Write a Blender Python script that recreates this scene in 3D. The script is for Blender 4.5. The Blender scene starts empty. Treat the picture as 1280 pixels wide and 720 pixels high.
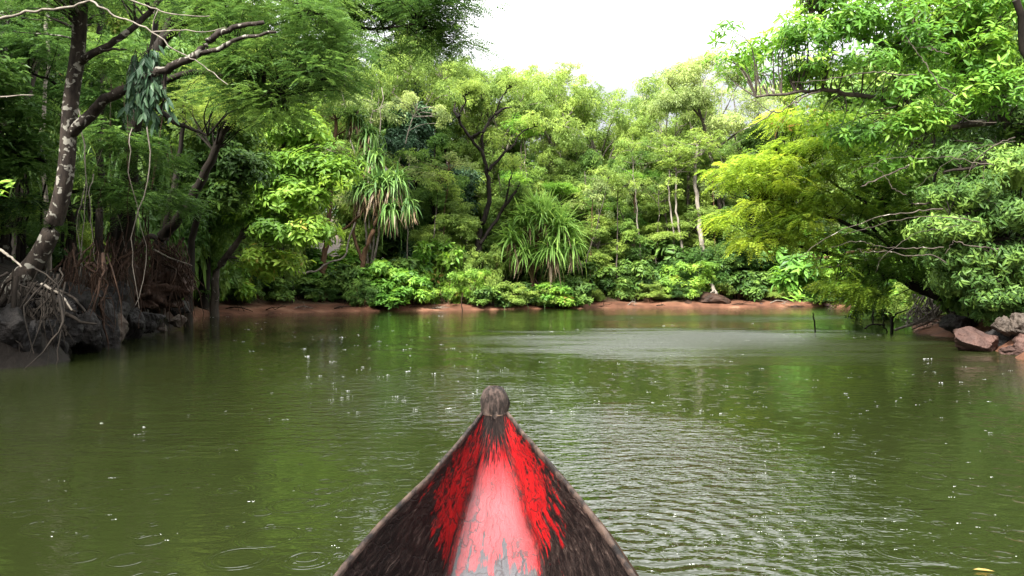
import bpy, math, random
import numpy as np
from mathutils import Vector

S = bpy.context.scene
COL = S.collection
R = math.radians
CAMH = 1.1
FPX = 924.0

# ------------------------------------------------------------------ camera
cam_d = bpy.data.cameras.new('camera')
cam_d.sensor_width = 36.0
cam_d.lens = 36.0 * FPX / 1280.0
cam_d.clip_start = 0.05
cam_d.clip_end = 3000
cam = bpy.data.objects.new('camera', cam_d)
COL.objects.link(cam)
cam.location = (0, 0, CAMH)
cam.rotation_euler = (R(90), 0, 0)
S.camera = cam

# ------------------------------------------------------------------ light
SUN_EL, SUN_AZ = 46.0, 212.0        # azimuth measured clockwise from +Y (the view direction)
S.view_settings.view_transform = 'Standard'
S.view_settings.look = 'None'
S.view_settings.gamma = 1.0
S.view_settings.use_curve_mapping = False
S.view_settings.exposure = 2.12

w = bpy.data.worlds.new('World')
S.world = w
w.use_nodes = True
nt = w.node_tree
nt.nodes.clear()
N = nt.nodes.new
L = nt.links.new
out = N('ShaderNodeOutputWorld')
bg = N('ShaderNodeBackground')
bg.inputs['Strength'].default_value = 0.115
sky = N('ShaderNodeTexSky')
sky.sky_type = 'NISHITA'
sky.sun_disc = False
sky.sun_elevation = R(SUN_EL)
sky.sun_rotation = R(SUN_AZ)
sky.dust_density = 4.0
# an overcast cloud deck: brighter towards the zenith, steepened to silver the water
tc = N('ShaderNodeTexCoord')
sep = N('ShaderNodeSeparateXYZ')
L(tc.outputs['Generated'], sep.inputs[0])
ramp = N('ShaderNodeMapRange')
ramp.interpolation_type = 'SMOOTHSTEP'
ramp.inputs['From Min'].default_value = 0.24
ramp.inputs['From Max'].default_value = 0.46
ramp.inputs['To Min'].default_value = 1.7
ramp.inputs['To Max'].default_value = 9.5
L(sep.outputs['Z'], ramp.inputs['Value'])
cl = N('ShaderNodeTexNoise')
cl.inputs['Scale'].default_value = 2.2
cl.inputs['Detail'].default_value = 4
L(tc.outputs['Generated'], cl.inputs['Vector'])
clm = N('ShaderNodeMapRange')
clm.inputs['To Min'].default_value = 0.93
clm.inputs['To Max'].default_value = 1.07
L(cl.outputs['Fac'], clm.inputs['Value'])
mul = N('ShaderNodeMath'); mul.operation = 'MULTIPLY'
# sky ahead of the boat made brighter, so the water mirrors more light
fw = N('ShaderNodeMapRange'); fw.inputs['From Min'].default_value = -.3; fw.inputs['From Max'].default_value = .9
fw.inputs['To Min'].default_value = .85; fw.inputs['To Max'].default_value = 1.35
L(sep.outputs['Y'], fw.inputs['Value'])
hi = N('ShaderNodeMapRange'); hi.inputs['From Min'].default_value = .2; hi.inputs['From Max'].default_value = .4
L(sep.outputs['Z'], hi.inputs['Value'])
fm = N('ShaderNodeMix'); fm.inputs[2].default_value = 1.0
L(hi.outputs['Result'], fm.inputs[0]); L(fw.outputs['Result'], fm.inputs[3])
fx = N('ShaderNodeMath'); fx.operation = 'MULTIPLY'; L(fm.outputs[0], fx.inputs[0]); L(clm.outputs['Result'], fx.inputs[1])
L(ramp.outputs['Result'], mul.inputs[0]); L(fx.outputs[0], mul.inputs[1])
comb = N('ShaderNodeCombineColor')
for i, k in enumerate((1.0, 1.0, 1.01)):
    m = N('ShaderNodeMath'); m.operation = 'MULTIPLY'
    m.inputs[1].default_value = k
    L(mul.outputs[0], m.inputs[0]); L(m.outputs[0], comb.inputs[i])
mix = N('ShaderNodeMix'); mix.data_type = 'RGBA'
mix.inputs['Factor'].default_value = 0.93
L(sky.outputs[0], mix.inputs[6]); L(comb.outputs[0], mix.inputs[7])
L(mix.outputs[2], bg.inputs['Color'])
L(bg.outputs[0], out.inputs[0])

sd = bpy.data.lights.new('sun', 'SUN')
sd.energy = 5.0
sd.angle = R(12)
sd.color = (1.0, 0.97, 0.90)
sun = bpy.data.objects.new('sun', sd)
COL.objects.link(sun)
az, el = R(SUN_AZ), R(SUN_EL)
sdir = Vector((math.sin(az) * math.cos(el), math.cos(az) * math.cos(el), math.sin(el)))
sun.rotation_euler = sdir.to_track_quat('Z', 'Y').to_euler()
sun.location = sdir * 60

S.cycles.max_bounces = 6
S.cycles.diffuse_bounces = 3
S.cycles.glossy_bounces = 3
S.cycles.transmission_bounces = 3
S.cycles.volume_bounces = 0
S.cycles.use_denoising = True
S.cycles.denoising_prefilter = 'ACCURATE'
S.cycles.sample_clamp_indirect = 4.0

# ------------------------------------------------------------------ helpers
def P(px, py, Y):
    return np.array([(px - 640.0) / FPX * Y, Y, CAMH + (360.0 - py) / FPX * Y])

class Geo:
    """collects vertices, triangles / quads and a per-vertex value 'v'"""
    def __init__(s):
        s.V = []; s.F3 = []; s.F4 = []; s.A = []; s.n = 0
    def add(s, V, F3=None, F4=None, v=0.5):
        V = np.asarray(V, float).reshape(-1, 3)
        s.V.append(V)
        if F3 is not None and len(F3): s.F3.append(np.asarray(F3, int) + s.n)
        if F4 is not None and len(F4): s.F4.append(np.asarray(F4, int) + s.n)
        s.A.append(np.broadcast_to(np.asarray(v, float), (len(V),)))
        s.n += len(V)
    def mesh(s, name, mat, smooth=False, origin=(0, 0, 0)):
        V = np.concatenate(s.V) - np.asarray(origin, float)
        f3 = np.concatenate(s.F3) if s.F3 else np.zeros((0, 3), int)
        f4 = np.concatenate(s.F4) if s.F4 else np.zeros((0, 4), int)
        me = bpy.data.meshes.new(name)
        me.vertices.add(len(V))
        me.vertices.foreach_set('co', V.astype(np.float32).ravel())
        nl = len(f3) * 3 + len(f4) * 4
        me.loops.add(nl)
        me.loops.foreach_set('vertex_index', np.concatenate([f3.ravel(), f4.ravel()]).astype(np.int32))
        me.polygons.add(len(f3) + len(f4))
        st = np.concatenate([np.arange(len(f3)) * 3, len(f3) * 3 + np.arange(len(f4)) * 4])
        me.polygons.foreach_set('loop_start', st.astype(np.int32))
        me.polygons.foreach_set('use_smooth', np.full(len(f3) + len(f4), smooth))
        at = me.attributes.new('v', 'FLOAT', 'POINT')
        at.data.foreach_set('value', np.concatenate(s.A).astype(np.float32))
        me.update(calc_edges=True)
        me.materials.append(mat)
        return me

def unit(a):
    return a / np.maximum(np.linalg.norm(a, axis=-1, keepdims=True), 1e-9)

def smooth_path(pts, n=6):
    pts = np.asarray(pts, float)
    if len(pts) < 3:
        t = np.linspace(0, 1, n + 1)[:, None]
        return pts[0] * (1 - t) + pts[-1] * t
    p = np.vstack([2 * pts[0] - pts[1], pts, 2 * pts[-1] - pts[-2]])
    outp = []
    for i in range(1, len(p) - 2):
        for t in np.arange(n) / n:
            a, b, c, d = p[i - 1], p[i], p[i + 1], p[i + 2]
            outp.append(0.5 * ((2 * b) + (c - a) * t + (2 * a - 5 * b + 4 * c - d) * t * t + (3 * b - a - 3 * c + d) * t ** 3))
    outp.append(p[-2])
    return np.array(outp)

def tube(g, pts, r0, r1, sides=6, n=5, rng=None, wob=0.0, v=0.5, power=1.0, flare=0.0):
    """a tapered tube along a smoothed path; r0, r1 = radii at both ends"""
    p = smooth_path(pts, n)
    m = len(p)
    t = np.linspace(0, 1, m)
    if rng is not None and wob > 0:
        p[1:-1] += rng.normal(0, wob, (m - 2, 3))
    rad = r0 + (r1 - r0) * t ** power + flare * r0 * np.exp(-t * 9)
    T = unit(np.gradient(p, axis=0))
    ref = np.where(np.abs(T[:, 2:3]) < 0.9, np.array([[0, 0, 1.0]]), np.array([[1.0, 0, 0]]))
    A = unit(np.cross(T, ref)); B = np.cross(T, A)
    ang = np.arange(sides) / sides * 2 * math.pi
    ring = (A[:, None, :] * np.cos(ang)[None, :, None] + B[:, None, :] * np.sin(ang)[None, :, None])
    rr = rad[:, None, None]
    if rng is not None:
        rr = rr * (1 + rng.normal(0, 0.07, (m, sides, 1)))
    V = p[:, None, :] + ring * rr
    i = np.arange(m - 1)[:, None] * sides
    j = np.arange(sides)[None, :]
    k = (j + 1) % sides
    F = np.stack([i + j, i + k, i + sides + k, i + sides + j], -1).reshape(-1, 4)
    V = V.reshape(-1, 3)
    g.add(V, F4=F, v=v)
    tip = (m - 1) * sides
    g.add(np.vstack([V[tip:tip + sides], p[-1:]]), F3=[[a, (a + 1) % sides, sides] for a in range(sides)], v=v)
    return p

def leaf4(g, base, d, nrm, ln, wd, v, fold=0.25, droop=0.15):
    """many small folded leaves: 4 vertices and 2 triangles each"""
    d = unit(d); side = unit(np.cross(d, nrm)); up = np.cross(side, d)
    M = len(base)
    ln = np.broadcast_to(ln, (M,))[:, None]; wd = np.broadcast_to(wd, (M,))[:, None]
    mid = base + d * ln * 0.45
    l = mid + side * wd * 0.5 + up * wd * fold
    r = mid - side * wd * 0.5 + up * wd * fold
    tip = base + d * ln - up * ln * droop
    V = np.stack([base, r, tip, l], 1).reshape(-1, 3)
    i = np.arange(M)[:, None] * 4
    F = np.concatenate([i + [0, 1, 2], i + [0, 2, 3]])
    g.add(V, F3=F, v=np.repeat(np.broadcast_to(v, (M,)), 4))

def leaf8(g, base, d, nrm, ln, wd, v, droop=0.3):
    """larger leaves: a folded, curving blade of 8 vertices"""
    d = unit(d); side = unit(np.cross(d, nrm)); up = np.cross(side, d)
    M = len(base)
    ln = np.broadcast_to(ln, (M,))[:, None]; wd = np.broadcast_to(wd, (M,))[:, None]
    def at(t, s, h):
        return base + d * ln * t + side * wd * s + up * (wd * h - ln * droop * t * t)
    V = np.stack([at(0, 0, 0), at(.3, .42, .12), at(.3, 0, 0), at(.3, -.42, .12),
                  at(.68, .38, .1), at(.68, 0, 0), at(.68, -.38, .1), at(1, 0, 0)], 1).reshape(-1, 3)
    i = np.arange(M)[:, None] * 8
    F3 = np.concatenate([i + [0, 2, 1], i + [0, 3, 2], i + [4, 5, 7], i + [5, 6, 7]])
    F4 = np.concatenate([i + [1, 2, 5, 4], i + [2, 3, 6, 5]])
    g.add(V, F3=F3, F4=F4, v=np.repeat(np.broadcast_to(v, (M,)), 8))

def strap(g, base, d, ln, wd, v, droop, seg=7, tipdrop=1.0):
    """long arching strap leaves"""
    d = unit(d); M = len(base)
    side = unit(np.cross(d, np.array([[0, 0, 1.0]])))
    ln = np.broadcast_to(ln, (M,))[:, None]; wd = np.broadcast_to(wd, (M,))[:, None]
    droop = np.broadcast_to(droop, (M,))[:, None]
    rows = []
    for k in range(seg + 1):
        t = k / seg
        # horizontal reach shrinks while the end hangs
        c = base + d * ln * (t - 0.32 * droop * t * t) + np.array([[0, 0, -1.0]]) * ln * droop * t * t * 0.75 * tipdrop
        ww = wd * (1 - t ** 2.2) * 0.5 + 0.002
        up = np.array([[0, 0, 1.0]])
        rows.append(np.stack([c - side * ww + up * ww * .5, c, c + side * ww + up * ww * .5], 1))
    V = np.stack(rows, 1).reshape(-1, 3)
    n1 = (seg + 1) * 3
    i = np.arange(M)[:, None] * n1
    F = []
    for k in range(seg):
        a = k * 3
        F.append(i + [a, a + 1, a + 4, a + 3]); F.append(i + [a + 1, a + 2, a + 5, a + 4])
    g.add(V, F4=np.concatenate(F), v=np.repeat(np.broadcast_to(v, (M,)), n1))

def rnd_unit(rng, n):
    return unit(rng.normal(size=(n, 3)))

def rosettes(g, rng, C, axis, k, ln, wd, v, big=False, el=(-0.25, 0.7), droop=0.2):
    """k leaves radiating from every point in C"""
    M = len(C)
    axis = unit(axis)
    ref = unit(np.cross(axis, rnd_unit(rng, M))); ref2 = np.cross(axis, ref)
    ph = rng.uniform(0, 6.28, M)[:, None] + np.arange(k)[None] * 6.283 / k + rng.normal(0, .3, (M, k))
    e = rng.uniform(el[0], el[1], (M, k))[..., None]
    rad = ref[:, None] * np.cos(ph)[..., None] + ref2[:, None] * np.sin(ph)[..., None]
    d = (rad * np.cos(e) + axis[:, None] * np.sin(e)).reshape(-1, 3)
    nrm = np.repeat(axis, k, 0) + rng.normal(0, .35, (M * k, 3))
    b = np.repeat(C, k, 0) + d * 0.1 * ln + rng.normal(0, ln * .12, (M * k, 3))
    sc = rng.uniform(.45, 1.3, M * k)
    vv = np.clip(np.repeat(v, k) + rng.normal(0, .08, M * k), 0, 1)
    if big: leaf8(g, b, d, nrm, ln * sc, wd * sc, vv, droop=droop)
    else: leaf4(g, b, d, nrm, ln * sc, wd * sc, vv, droop=droop)

def sprays(g, rng, C, d, pairs, length, ln, wd, v, droop=0.35):
    """flat feathery twigs: rows of narrow leaflets both sides of a drooping axis"""
    M = len(C); d = unit(d)
    nrm = unit(np.array([[0, 0, 1.0]]) + rng.normal(0, .22, (M, 3)))
    side = unit(np.cross(d, nrm))
    t = (np.arange(pairs) + .5) / pairs
    L_ = rng.uniform(.6, 1.15, M) * length
    pos = C[:, None] + d[:, None] * (L_[:, None] * t[None])[..., None]
    pos = pos - np.array([0, 0, 1.0]) * (droop * L_[:, None] * t[None] ** 2)[..., None]
    for sgn in (1, -1):
        dd = side[:, None] * sgn * 0.85 + d[:, None] * 0.5 + rng.normal(0, .12, (M, pairs, 3))
        dd = dd.reshape(-1, 3)
        env = (0.55 + 0.6 * np.sin(math.pi * np.clip(t * 0.9 + 0.08, 0, 1)))
        lens = (ln * env[None] * rng.uniform(.8, 1.2, (M, pairs))).reshape(-1)
        nn = np.repeat(nrm, pairs, 0) + rng.normal(0, .2, (M * pairs, 3))
        vv = np.clip(np.repeat(v, pairs) + rng.normal(0, .06, M * pairs), 0, 1)
        leaf4(g, pos.reshape(-1, 3), dd, nn, lens, wd, vv, fold=.1, droop=.1)

def in_lobes(rng, lobes, n, shell=0.45):
    """points in ellipsoids (cx,cy,cz,rx,ry,rz), pushed towards the shell; also outward dirs"""
    lobes = np.asarray(lobes, float)
    vol = (lobes[:, 3] * lobes[:, 4] * lobes[:, 5]) ** (0.75)
    idx = rng.choice(len(lobes), n, p=vol / vol.sum())
    u = rnd_unit(rng, n)
    r = rng.uniform(shell, 1.0, n) ** 0.7
    lump = 1 + 0.18 * np.sin(u[:, 0] * 5 + idx) * np.cos(u[:, 1] * 4 + u[:, 2] * 5)
    Pp = lobes[idx, :3] + u * (r * lump)[:, None] * lobes[idx, 3:]
    return Pp, unit(u * np.array([[1, 1, .8]]) / lobes[idx, 3:]), idx

def in_clumps(rng, C, rad, per, flat=0.45):
    """leaf centres scattered in flattened clumps round C"""
    n = len(C)
    u = rnd_unit(rng, n * per); r = rng.uniform(.15, 1, n * per) ** .55
    rr = np.repeat(np.broadcast_to(rad, (n,)), per)
    off = u * (r * rr)[:, None] * np.array([[1, 1, flat]])
    return np.repeat(C, per, 0) + off, u

def branches(g, rng, skel, C, r=0.03, sag=0.1, frac=1.0):
    """thin branches from the nearest lower skeleton point to each clump centre"""
    sk = np.vstack(skel)
    for c in C:
        if rng.random() > frac: continue
        d = np.linalg.norm(sk - c, axis=1) + np.maximum(0, sk[:, 2] - c[2] + .2) * 1.5
        b = sk[np.argmin(d)]
        m = (b + c) / 2 + rng.normal(0, .08, 3) * np.linalg.norm(c - b) + np.array([0, 0, sag])
        tube(g, [b, m, c], r, r * .3, sides=4, n=3)

# ------------------------------------------------------------------ object helpers
def tagp(o, label=None, cat=None, group=None, kind=None):
    if label: o['label'] = label
    if cat: o['category'] = cat
    if group: o['group'] = group
    if kind: o['kind'] = kind
    return o

def obj(name, me, parent=None, loc=None):
    o = bpy.data.objects.new(name, me)
    COL.objects.link(o)
    if parent: o.parent = parent
    if loc is not None: o.location = loc
    return o

def thing(name, label, cat, loc=(0, 0, 0), group=None):
    o = bpy.data.objects.new(name, None)
    o.empty_display_size = .3
    COL.objects.link(o)
    o.location = loc
    return tagp(o, label, cat, group)

def copy_tree(root):
    c = root.copy(); COL.objects.link(c)
    for ch in root.children:
        k = ch.copy(); COL.objects.link(k); k.parent = c
    return c

# ------------------------------------------------------------------ materials
def newmat(name):
    m = bpy.data.materials.new(name); m.use_nodes = True
    t = m.node_tree; t.nodes.clear()
    return m, t, t.nodes.new, t.links.new

def colramp(N, stops, interp='LINEAR'):
    r = N('ShaderNodeValToRGB')
    r.color_ramp.interpolation = interp
    e = r.color_ramp.elements
    while len(e) > 1: e.remove(e[-1])
    e[0].position = stops[0][0]; e[0].color = (*stops[0][1], 1)
    for p, c in stops[1:]:
        x = e.new(p); x.color = (*c, 1)
    return r

def leafmat(name, dark, mid, light, trans=0.35, rough=0.45, spec=0.35, odd=None):
    def soft(c):
        if c is None: return None
        l = .3 * c[0] + .6 * c[1] + .1 * c[2]
        return tuple(x * .86 + l * .14 for x in c)
    dark, mid, light, odd = soft(dark), soft(mid), soft(light), soft(odd)
    m, t, N, L = newmat(name)
    o = N('ShaderNodeOutputMaterial')
    a = N('ShaderNodeAttribute'); a.attribute_name = 'v'
    oi = N('ShaderNodeObjectInfo')
    ad = N('ShaderNodeMath'); ad.operation = 'MULTIPLY_ADD'
    ad.inputs[1].default_value = 0.24
    L(oi.outputs['Random'], ad.inputs[0]); L(a.outputs['Fac'], ad.inputs[2])
    sb = N('ShaderNodeMath'); sb.operation = 'SUBTRACT'; sb.inputs[1].default_value = 0.12
    L(ad.outputs[0], sb.inputs[0])
    stops = [(0.05, dark), (0.5, mid), (0.9, light)]
    if odd: stops += [(0.93, light), (0.97, odd)]
    r = colramp(N, stops)
    L(sb.outputs[0], r.inputs[0])
    p = N('ShaderNodeBsdfPrincipled')
    p.inputs['Roughness'].default_value = rough
    p.inputs['Specular IOR Level'].default_value = spec
    L(r.outputs[0], p.inputs['Base Color'])
    tr = N('ShaderNodeBsdfTranslucent')
    hs = N('ShaderNodeHueSaturation')
    hs.inputs['Hue'].default_value = 0.485; hs.inputs['Value'].default_value = 1.6; hs.inputs['Saturation'].default_value = 1.05
    L(r.outputs[0], hs.inputs['Color']); L(hs.outputs[0], tr.inputs[0])
    mx = N('ShaderNodeMixShader'); mx.inputs[0].default_value = trans
    L(p.outputs[0], mx.inputs[1]); L(tr.outputs[0], mx.inputs[2]); L(mx.outputs[0], o.inputs[0])
    return m

def barkmat(name, c1, c2, patch=None, pscale=3.0, pcut=0.6, scale=6.0, bump=0.4):
    m, t, N, L = newmat(name)
    o = N('ShaderNodeOutputMaterial'); p = N('ShaderNodeBsdfPrincipled')
    p.inputs['Roughness'].default_value = .8; p.inputs['Specular IOR Level'].default_value = .12
    tc = N('ShaderNodeTexCoord')
    mp = N('ShaderNodeMapping'); mp.inputs['Scale'].default_value = (1, 1, .25)
    L(tc.outputs['Object'], mp.inputs[0])
    n = N('ShaderNodeTexNoise'); n.inputs['Scale'].default_value = scale; n.inputs['Detail'].default_value = 8
    n.inputs['Roughness'].default_value = .7
    L(mp.outputs[0], n.inputs['Vector'])
    r = colramp(N, [(.35, c1), (.65, c2)])
    L(n.outputs['Fac'], r.inputs[0])
    colour = r.outputs[0]
    if patch:
        n2 = N('ShaderNodeTexNoise'); n2.inputs['Scale'].default_value = pscale; n2.inputs['Detail'].default_value = 5
        n2.inputs['Distortion'].default_value = .6
        L(tc.outputs['Object'], n2.inputs['Vector'])
        r2 = colramp(N, [(pcut, (0, 0, 0)), (pcut + .03, (1, 1, 1))])
        L(n2.outputs['Fac'], r2.inputs[0])
        mx = N('ShaderNodeMix'); mx.data_type = 'RGBA'; mx.inputs[7].default_value = (*patch, 1)
        L(r2.outputs[0], mx.inputs['Factor']); L(colour, mx.inputs[6]); colour = mx.outputs[2]
    L(colour, p.inputs['Base Color'])
    b = N('ShaderNodeBump'); b.inputs['Strength'].default_value = bump; b.inputs['Distance'].default_value = .04
    L(n.outputs['Fac'], b.inputs['Height']); L(b.outputs[0], p.inputs['Normal'])
    L(p.outputs[0], o.inputs[0])
    return m

LM = dict(
    feather=leafmat('feathery_leaf', (.08, .15, .022), (.165, .265, .032), (.28, .39, .045), .42, spec=.2),  # lightened so far crowns carry distance haze in their colour
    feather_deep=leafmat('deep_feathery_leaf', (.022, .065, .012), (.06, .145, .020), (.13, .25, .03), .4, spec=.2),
    mid=leafmat('mid_green_leaf', (.042, .105, .016), (.105, .205, .024), (.21, .33, .032), .38, spec=.2, odd=(.2, .2, .03)),  # green lifted too, standing in for haze over the far trees
    pale=leafmat('pale_olive_leaf', (.11, .17, .05), (.21, .29, .075), (.32, .40, .10), .38, spec=.2),
    dark=leafmat('dark_blue_green_leaf', (.016, .045, .022), (.035, .085, .038), (.07, .14, .05), .2, rough=.5, spec=.2),
    yellow=leafmat('yellow_green_leaf', (.06, .15, .006), (.25, .38, .007), (.46, .53, .008), .48, spec=.15, odd=(.4, .3, .03)),
    lime=leafmat('lime_green_leaf', (.05, .13, .008), (.13, .27, .012), (.27, .42, .018), .48, spec=.2, odd=(.35, .3, .03)),
    bright=leafmat('bright_young_leaf', (.04, .13, .006), (.10, .26, .010), (.24, .42, .012), .42, spec=.25, odd=(.3, .2, .03)),
    gloss=leafmat('glossy_dark_leaf', (.014, .045, .006), (.048, .115, .012), (.14, .25, .02), .28, rough=.5, spec=.18),
    pand=leafmat('pandanus_strap_leaf', (.03, .09, .015), (.07, .17, .025), (.15, .28, .04), .3, rough=.45, spec=.2),
    pand_bright=leafmat('bright_pandanus_leaf', (.10, .22, .025), (.18, .35, .04), (.30, .48, .06), .4, rough=.45, spec=.2),
    straw=leafmat('dry_strap_leaf', (.10, .07, .03), (.15, .095, .045), (.24, .16, .08), .2),
    under=leafmat('shade_palm_leaf', (.022, .065, .010), (.065, .15, .016), (.15, .27, .03), .35, spec=.25),
)
BM = dict(
    dark=barkmat('dark_wet_bark', (.006, .005, .004), (.022, .017, .013)),
    lichen=barkmat('dark_bark_with_lichen', (.008, .006, .005), (.035, .027, .021), patch=(.17, .16, .135), pscale=9, pcut=.575, scale=14),
    brown=barkmat('brown_bark', (.04, .022, .013), (.12, .07, .04)),
    pale=barkmat('pale_grey_bark', (.09, .075, .06), (.25, .22, .185)),
    grey=barkmat('grey_bark', (.025, .020, .016), (.08, .066, .053), patch=(.25, .23, .19), pscale=5, pcut=.64),
    root=barkmat('earthy_root', (.009, .005, .0035), (.045, .025, .016), scale=12),
    drift=barkmat('weathered_driftwood', (.06, .05, .04), (.20, .175, .145), scale=10),
)

# ------------------------------------------------------------------ terrain and water
river = np.array([(-7.6, -80), (-7.2, 0), (-6.9, 9.0), (-7.0, 10.6), (-7.5, 12.4), (-8.1, 14.5), (-8.9, 17.5), (-9.6, 20.5), (-11.0, 24.5),
                  (-12.0, 27.5), (-10.9, 31.2), (-9.0, 33.2), (-7.2, 35.0), (-3.1, 36.4), (-.8, 37.8), (4.4, 40.4), (8, 41.6), (11.9, 41.8),
                  (16.8, 43.4), (22, 44.6), (34, 47), (60, 52), (120, 60), (120, 46), (60, 40), (34, 34), (20, 30), (14.6, 25), (12.4, 22), (10.6, 19.2),
                  (9.8, 16.8), (9.0, 14.5), (8.3, 12.4), (8.0, 10.5), (8.0, 0), (8.6, -80)], float)

def river_sd(X, Y):
    """signed distance to the river's edge, positive on land"""
    p = np.stack([X, Y], -1)
    best = np.full(X.shape, 1e9); inside = np.zeros(X.shape, bool)
    n = len(river)
    for i in range(n):
        a, b = river[i], river[(i + 1) % n]
        ab = b - a
        t = np.clip(((p - a) @ ab) / (ab @ ab), 0, 1)
        q = a + t[..., None] * ab
        best = np.minimum(best, np.hypot(p[..., 0] - q[..., 0], p[..., 1] - q[..., 1]))
        c = ((a[1] > Y) != (b[1] > Y)) & (X < (b[0] - a[0]) * (Y - a[1]) / (b[1] - a[1] + 1e-12) + a[0])
        inside ^= c
    return np.where(inside, -best, best)

def ground_z(X, Y):
    X = np.asarray(X, float); Y = np.asarray(Y, float)
    d = river_sd(X, Y)
    d = d + .28 * np.sin(X * 1.7 + 1) * np.sin(Y * 1.3) + .14 * np.sin(X * 4.1 + Y * 3.3)
    steep = np.clip((30 - Y) / 6, 0, 1)               # the near banks are cut steeply by the river
    left = np.clip(-X / 4, 0, 1)
    shelf = .30 * np.clip(d / 1.3, 0, 1) + .28 * np.clip((d - 1.6) / 1.6, 0, 1)
    cut = (0.55 + .95 * left) * np.clip(d / 1.5, 0, 1) ** .7
    land = shelf * (1 - steep) + cut * steep + .17 * np.clip(d - 2, 0, 60)
    land = land + (.10 * np.sin(X * .9 + 2 * np.sin(Y * .4)) + .07 * np.sin(Y * 2.1 + X * 1.1)) * np.clip(d / 3, 0, 1)
    bed = -np.minimum(-d * .5, 1.4)
    return np.where(d > 0, land + .02, bed)

def gz(x, y):
    return float(ground_z(np.array([x]), np.array([y]))[0])

def axis_coords(lo, hi, step, far):
    a = list(np.arange(lo, hi + step, step)); s = step
    while a[-1] < far: s *= 1.25; a.append(a[-1] + s)
    s = step
    while a[0] > -far: s *= 1.25; a.insert(0, a[0] - s)
    return np.array(a)

gx = axis_coords(-26, 30, .34, 330); gy = axis_coords(4, 54, .34, 330)
GX, GY = np.meshgrid(gx, gy)
GZ = ground_z(GX, GY)
g = Geo()
nx, ny = len(gx), len(gy)
ii = (np.arange(ny - 1)[:, None] * nx + np.arange(nx - 1)[None]).ravel()
g.add(np.stack([GX, GY, GZ], -1).reshape(-1, 3), F4=np.stack([ii, ii + 1, ii + nx + 1, ii + nx], -1))

m, t, N, L = newmat('red_mud_and_leaf_litter')
o_ = N('ShaderNodeOutputMaterial'); p_ = N('ShaderNodeBsdfPrincipled'); p_.inputs['Roughness'].default_value = .75; p_.inputs['Specular IOR Level'].default_value = .12
tc = N('ShaderNodeTexCoord'); sp = N('ShaderNodeSeparateXYZ'); L(tc.outputs['Object'], sp.inputs[0])
n1 = N('ShaderNodeTexNoise'); n1.inputs['Scale'].default_value = .9; n1.inputs['Detail'].default_value = 8
L(tc.outputs['Object'], n1.inputs['Vector'])
n2 = N('ShaderNodeTexNoise'); n2.inputs['Scale'].default_value = 9; n2.inputs['Detail'].default_value = 6
L(tc.outputs['Object'], n2.inputs['Vector'])
mud = colramp(N, [(.3, (.04, .018, .011)), (.55, (.11, .05, .03)), (.75, (.20, .11, .07))])
L(n1.outputs['Fac'], mud.inputs[0])
lit = colramp(N, [(.3, (.018, .014, .009)), (.55, (.05, .034, .02)), (.8, (.10, .065, .03))])
L(n2.outputs['Fac'], lit.inputs[0])
hh = N('ShaderNodeMath'); hh.operation = 'MULTIPLY_ADD'; hh.inputs[1].default_value = .55
L(n1.outputs['Fac'], hh.inputs[0]); L(sp.outputs['Z'], hh.inputs[2])
mr = N('ShaderNodeMapRange'); mr.inputs['From Min'].default_value = .56; mr.inputs['From Max'].default_value = .72
L(hh.outputs[0], mr.inputs['Value'])
mxg = N('ShaderNodeMix'); mxg.data_type = 'RGBA'
L(mr.outputs[0], mxg.inputs['Factor']); L(mud.outputs[0], mxg.inputs[6]); L(lit.outputs[0], mxg.inputs[7])
# dark mud of the left bank, with its shade also put into the colour
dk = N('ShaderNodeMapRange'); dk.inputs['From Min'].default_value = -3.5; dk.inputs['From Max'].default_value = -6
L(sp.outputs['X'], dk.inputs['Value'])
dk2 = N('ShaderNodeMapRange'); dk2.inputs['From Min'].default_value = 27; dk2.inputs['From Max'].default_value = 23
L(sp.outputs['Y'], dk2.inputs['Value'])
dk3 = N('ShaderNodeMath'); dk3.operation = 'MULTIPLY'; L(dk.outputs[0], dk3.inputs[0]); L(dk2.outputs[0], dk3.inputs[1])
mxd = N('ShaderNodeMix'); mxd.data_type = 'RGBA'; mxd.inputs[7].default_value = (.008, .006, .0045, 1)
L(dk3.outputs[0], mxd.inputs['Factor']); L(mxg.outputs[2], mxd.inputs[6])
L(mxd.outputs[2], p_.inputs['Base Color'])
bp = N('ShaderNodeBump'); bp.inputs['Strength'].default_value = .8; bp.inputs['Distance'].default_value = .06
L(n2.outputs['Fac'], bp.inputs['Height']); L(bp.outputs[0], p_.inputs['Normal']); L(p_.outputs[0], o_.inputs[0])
ground = tagp(obj('ground', g.mesh('ground', m, smooth=True)), kind='structure', label='red mud banks and leaf covered forest floor')

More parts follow.
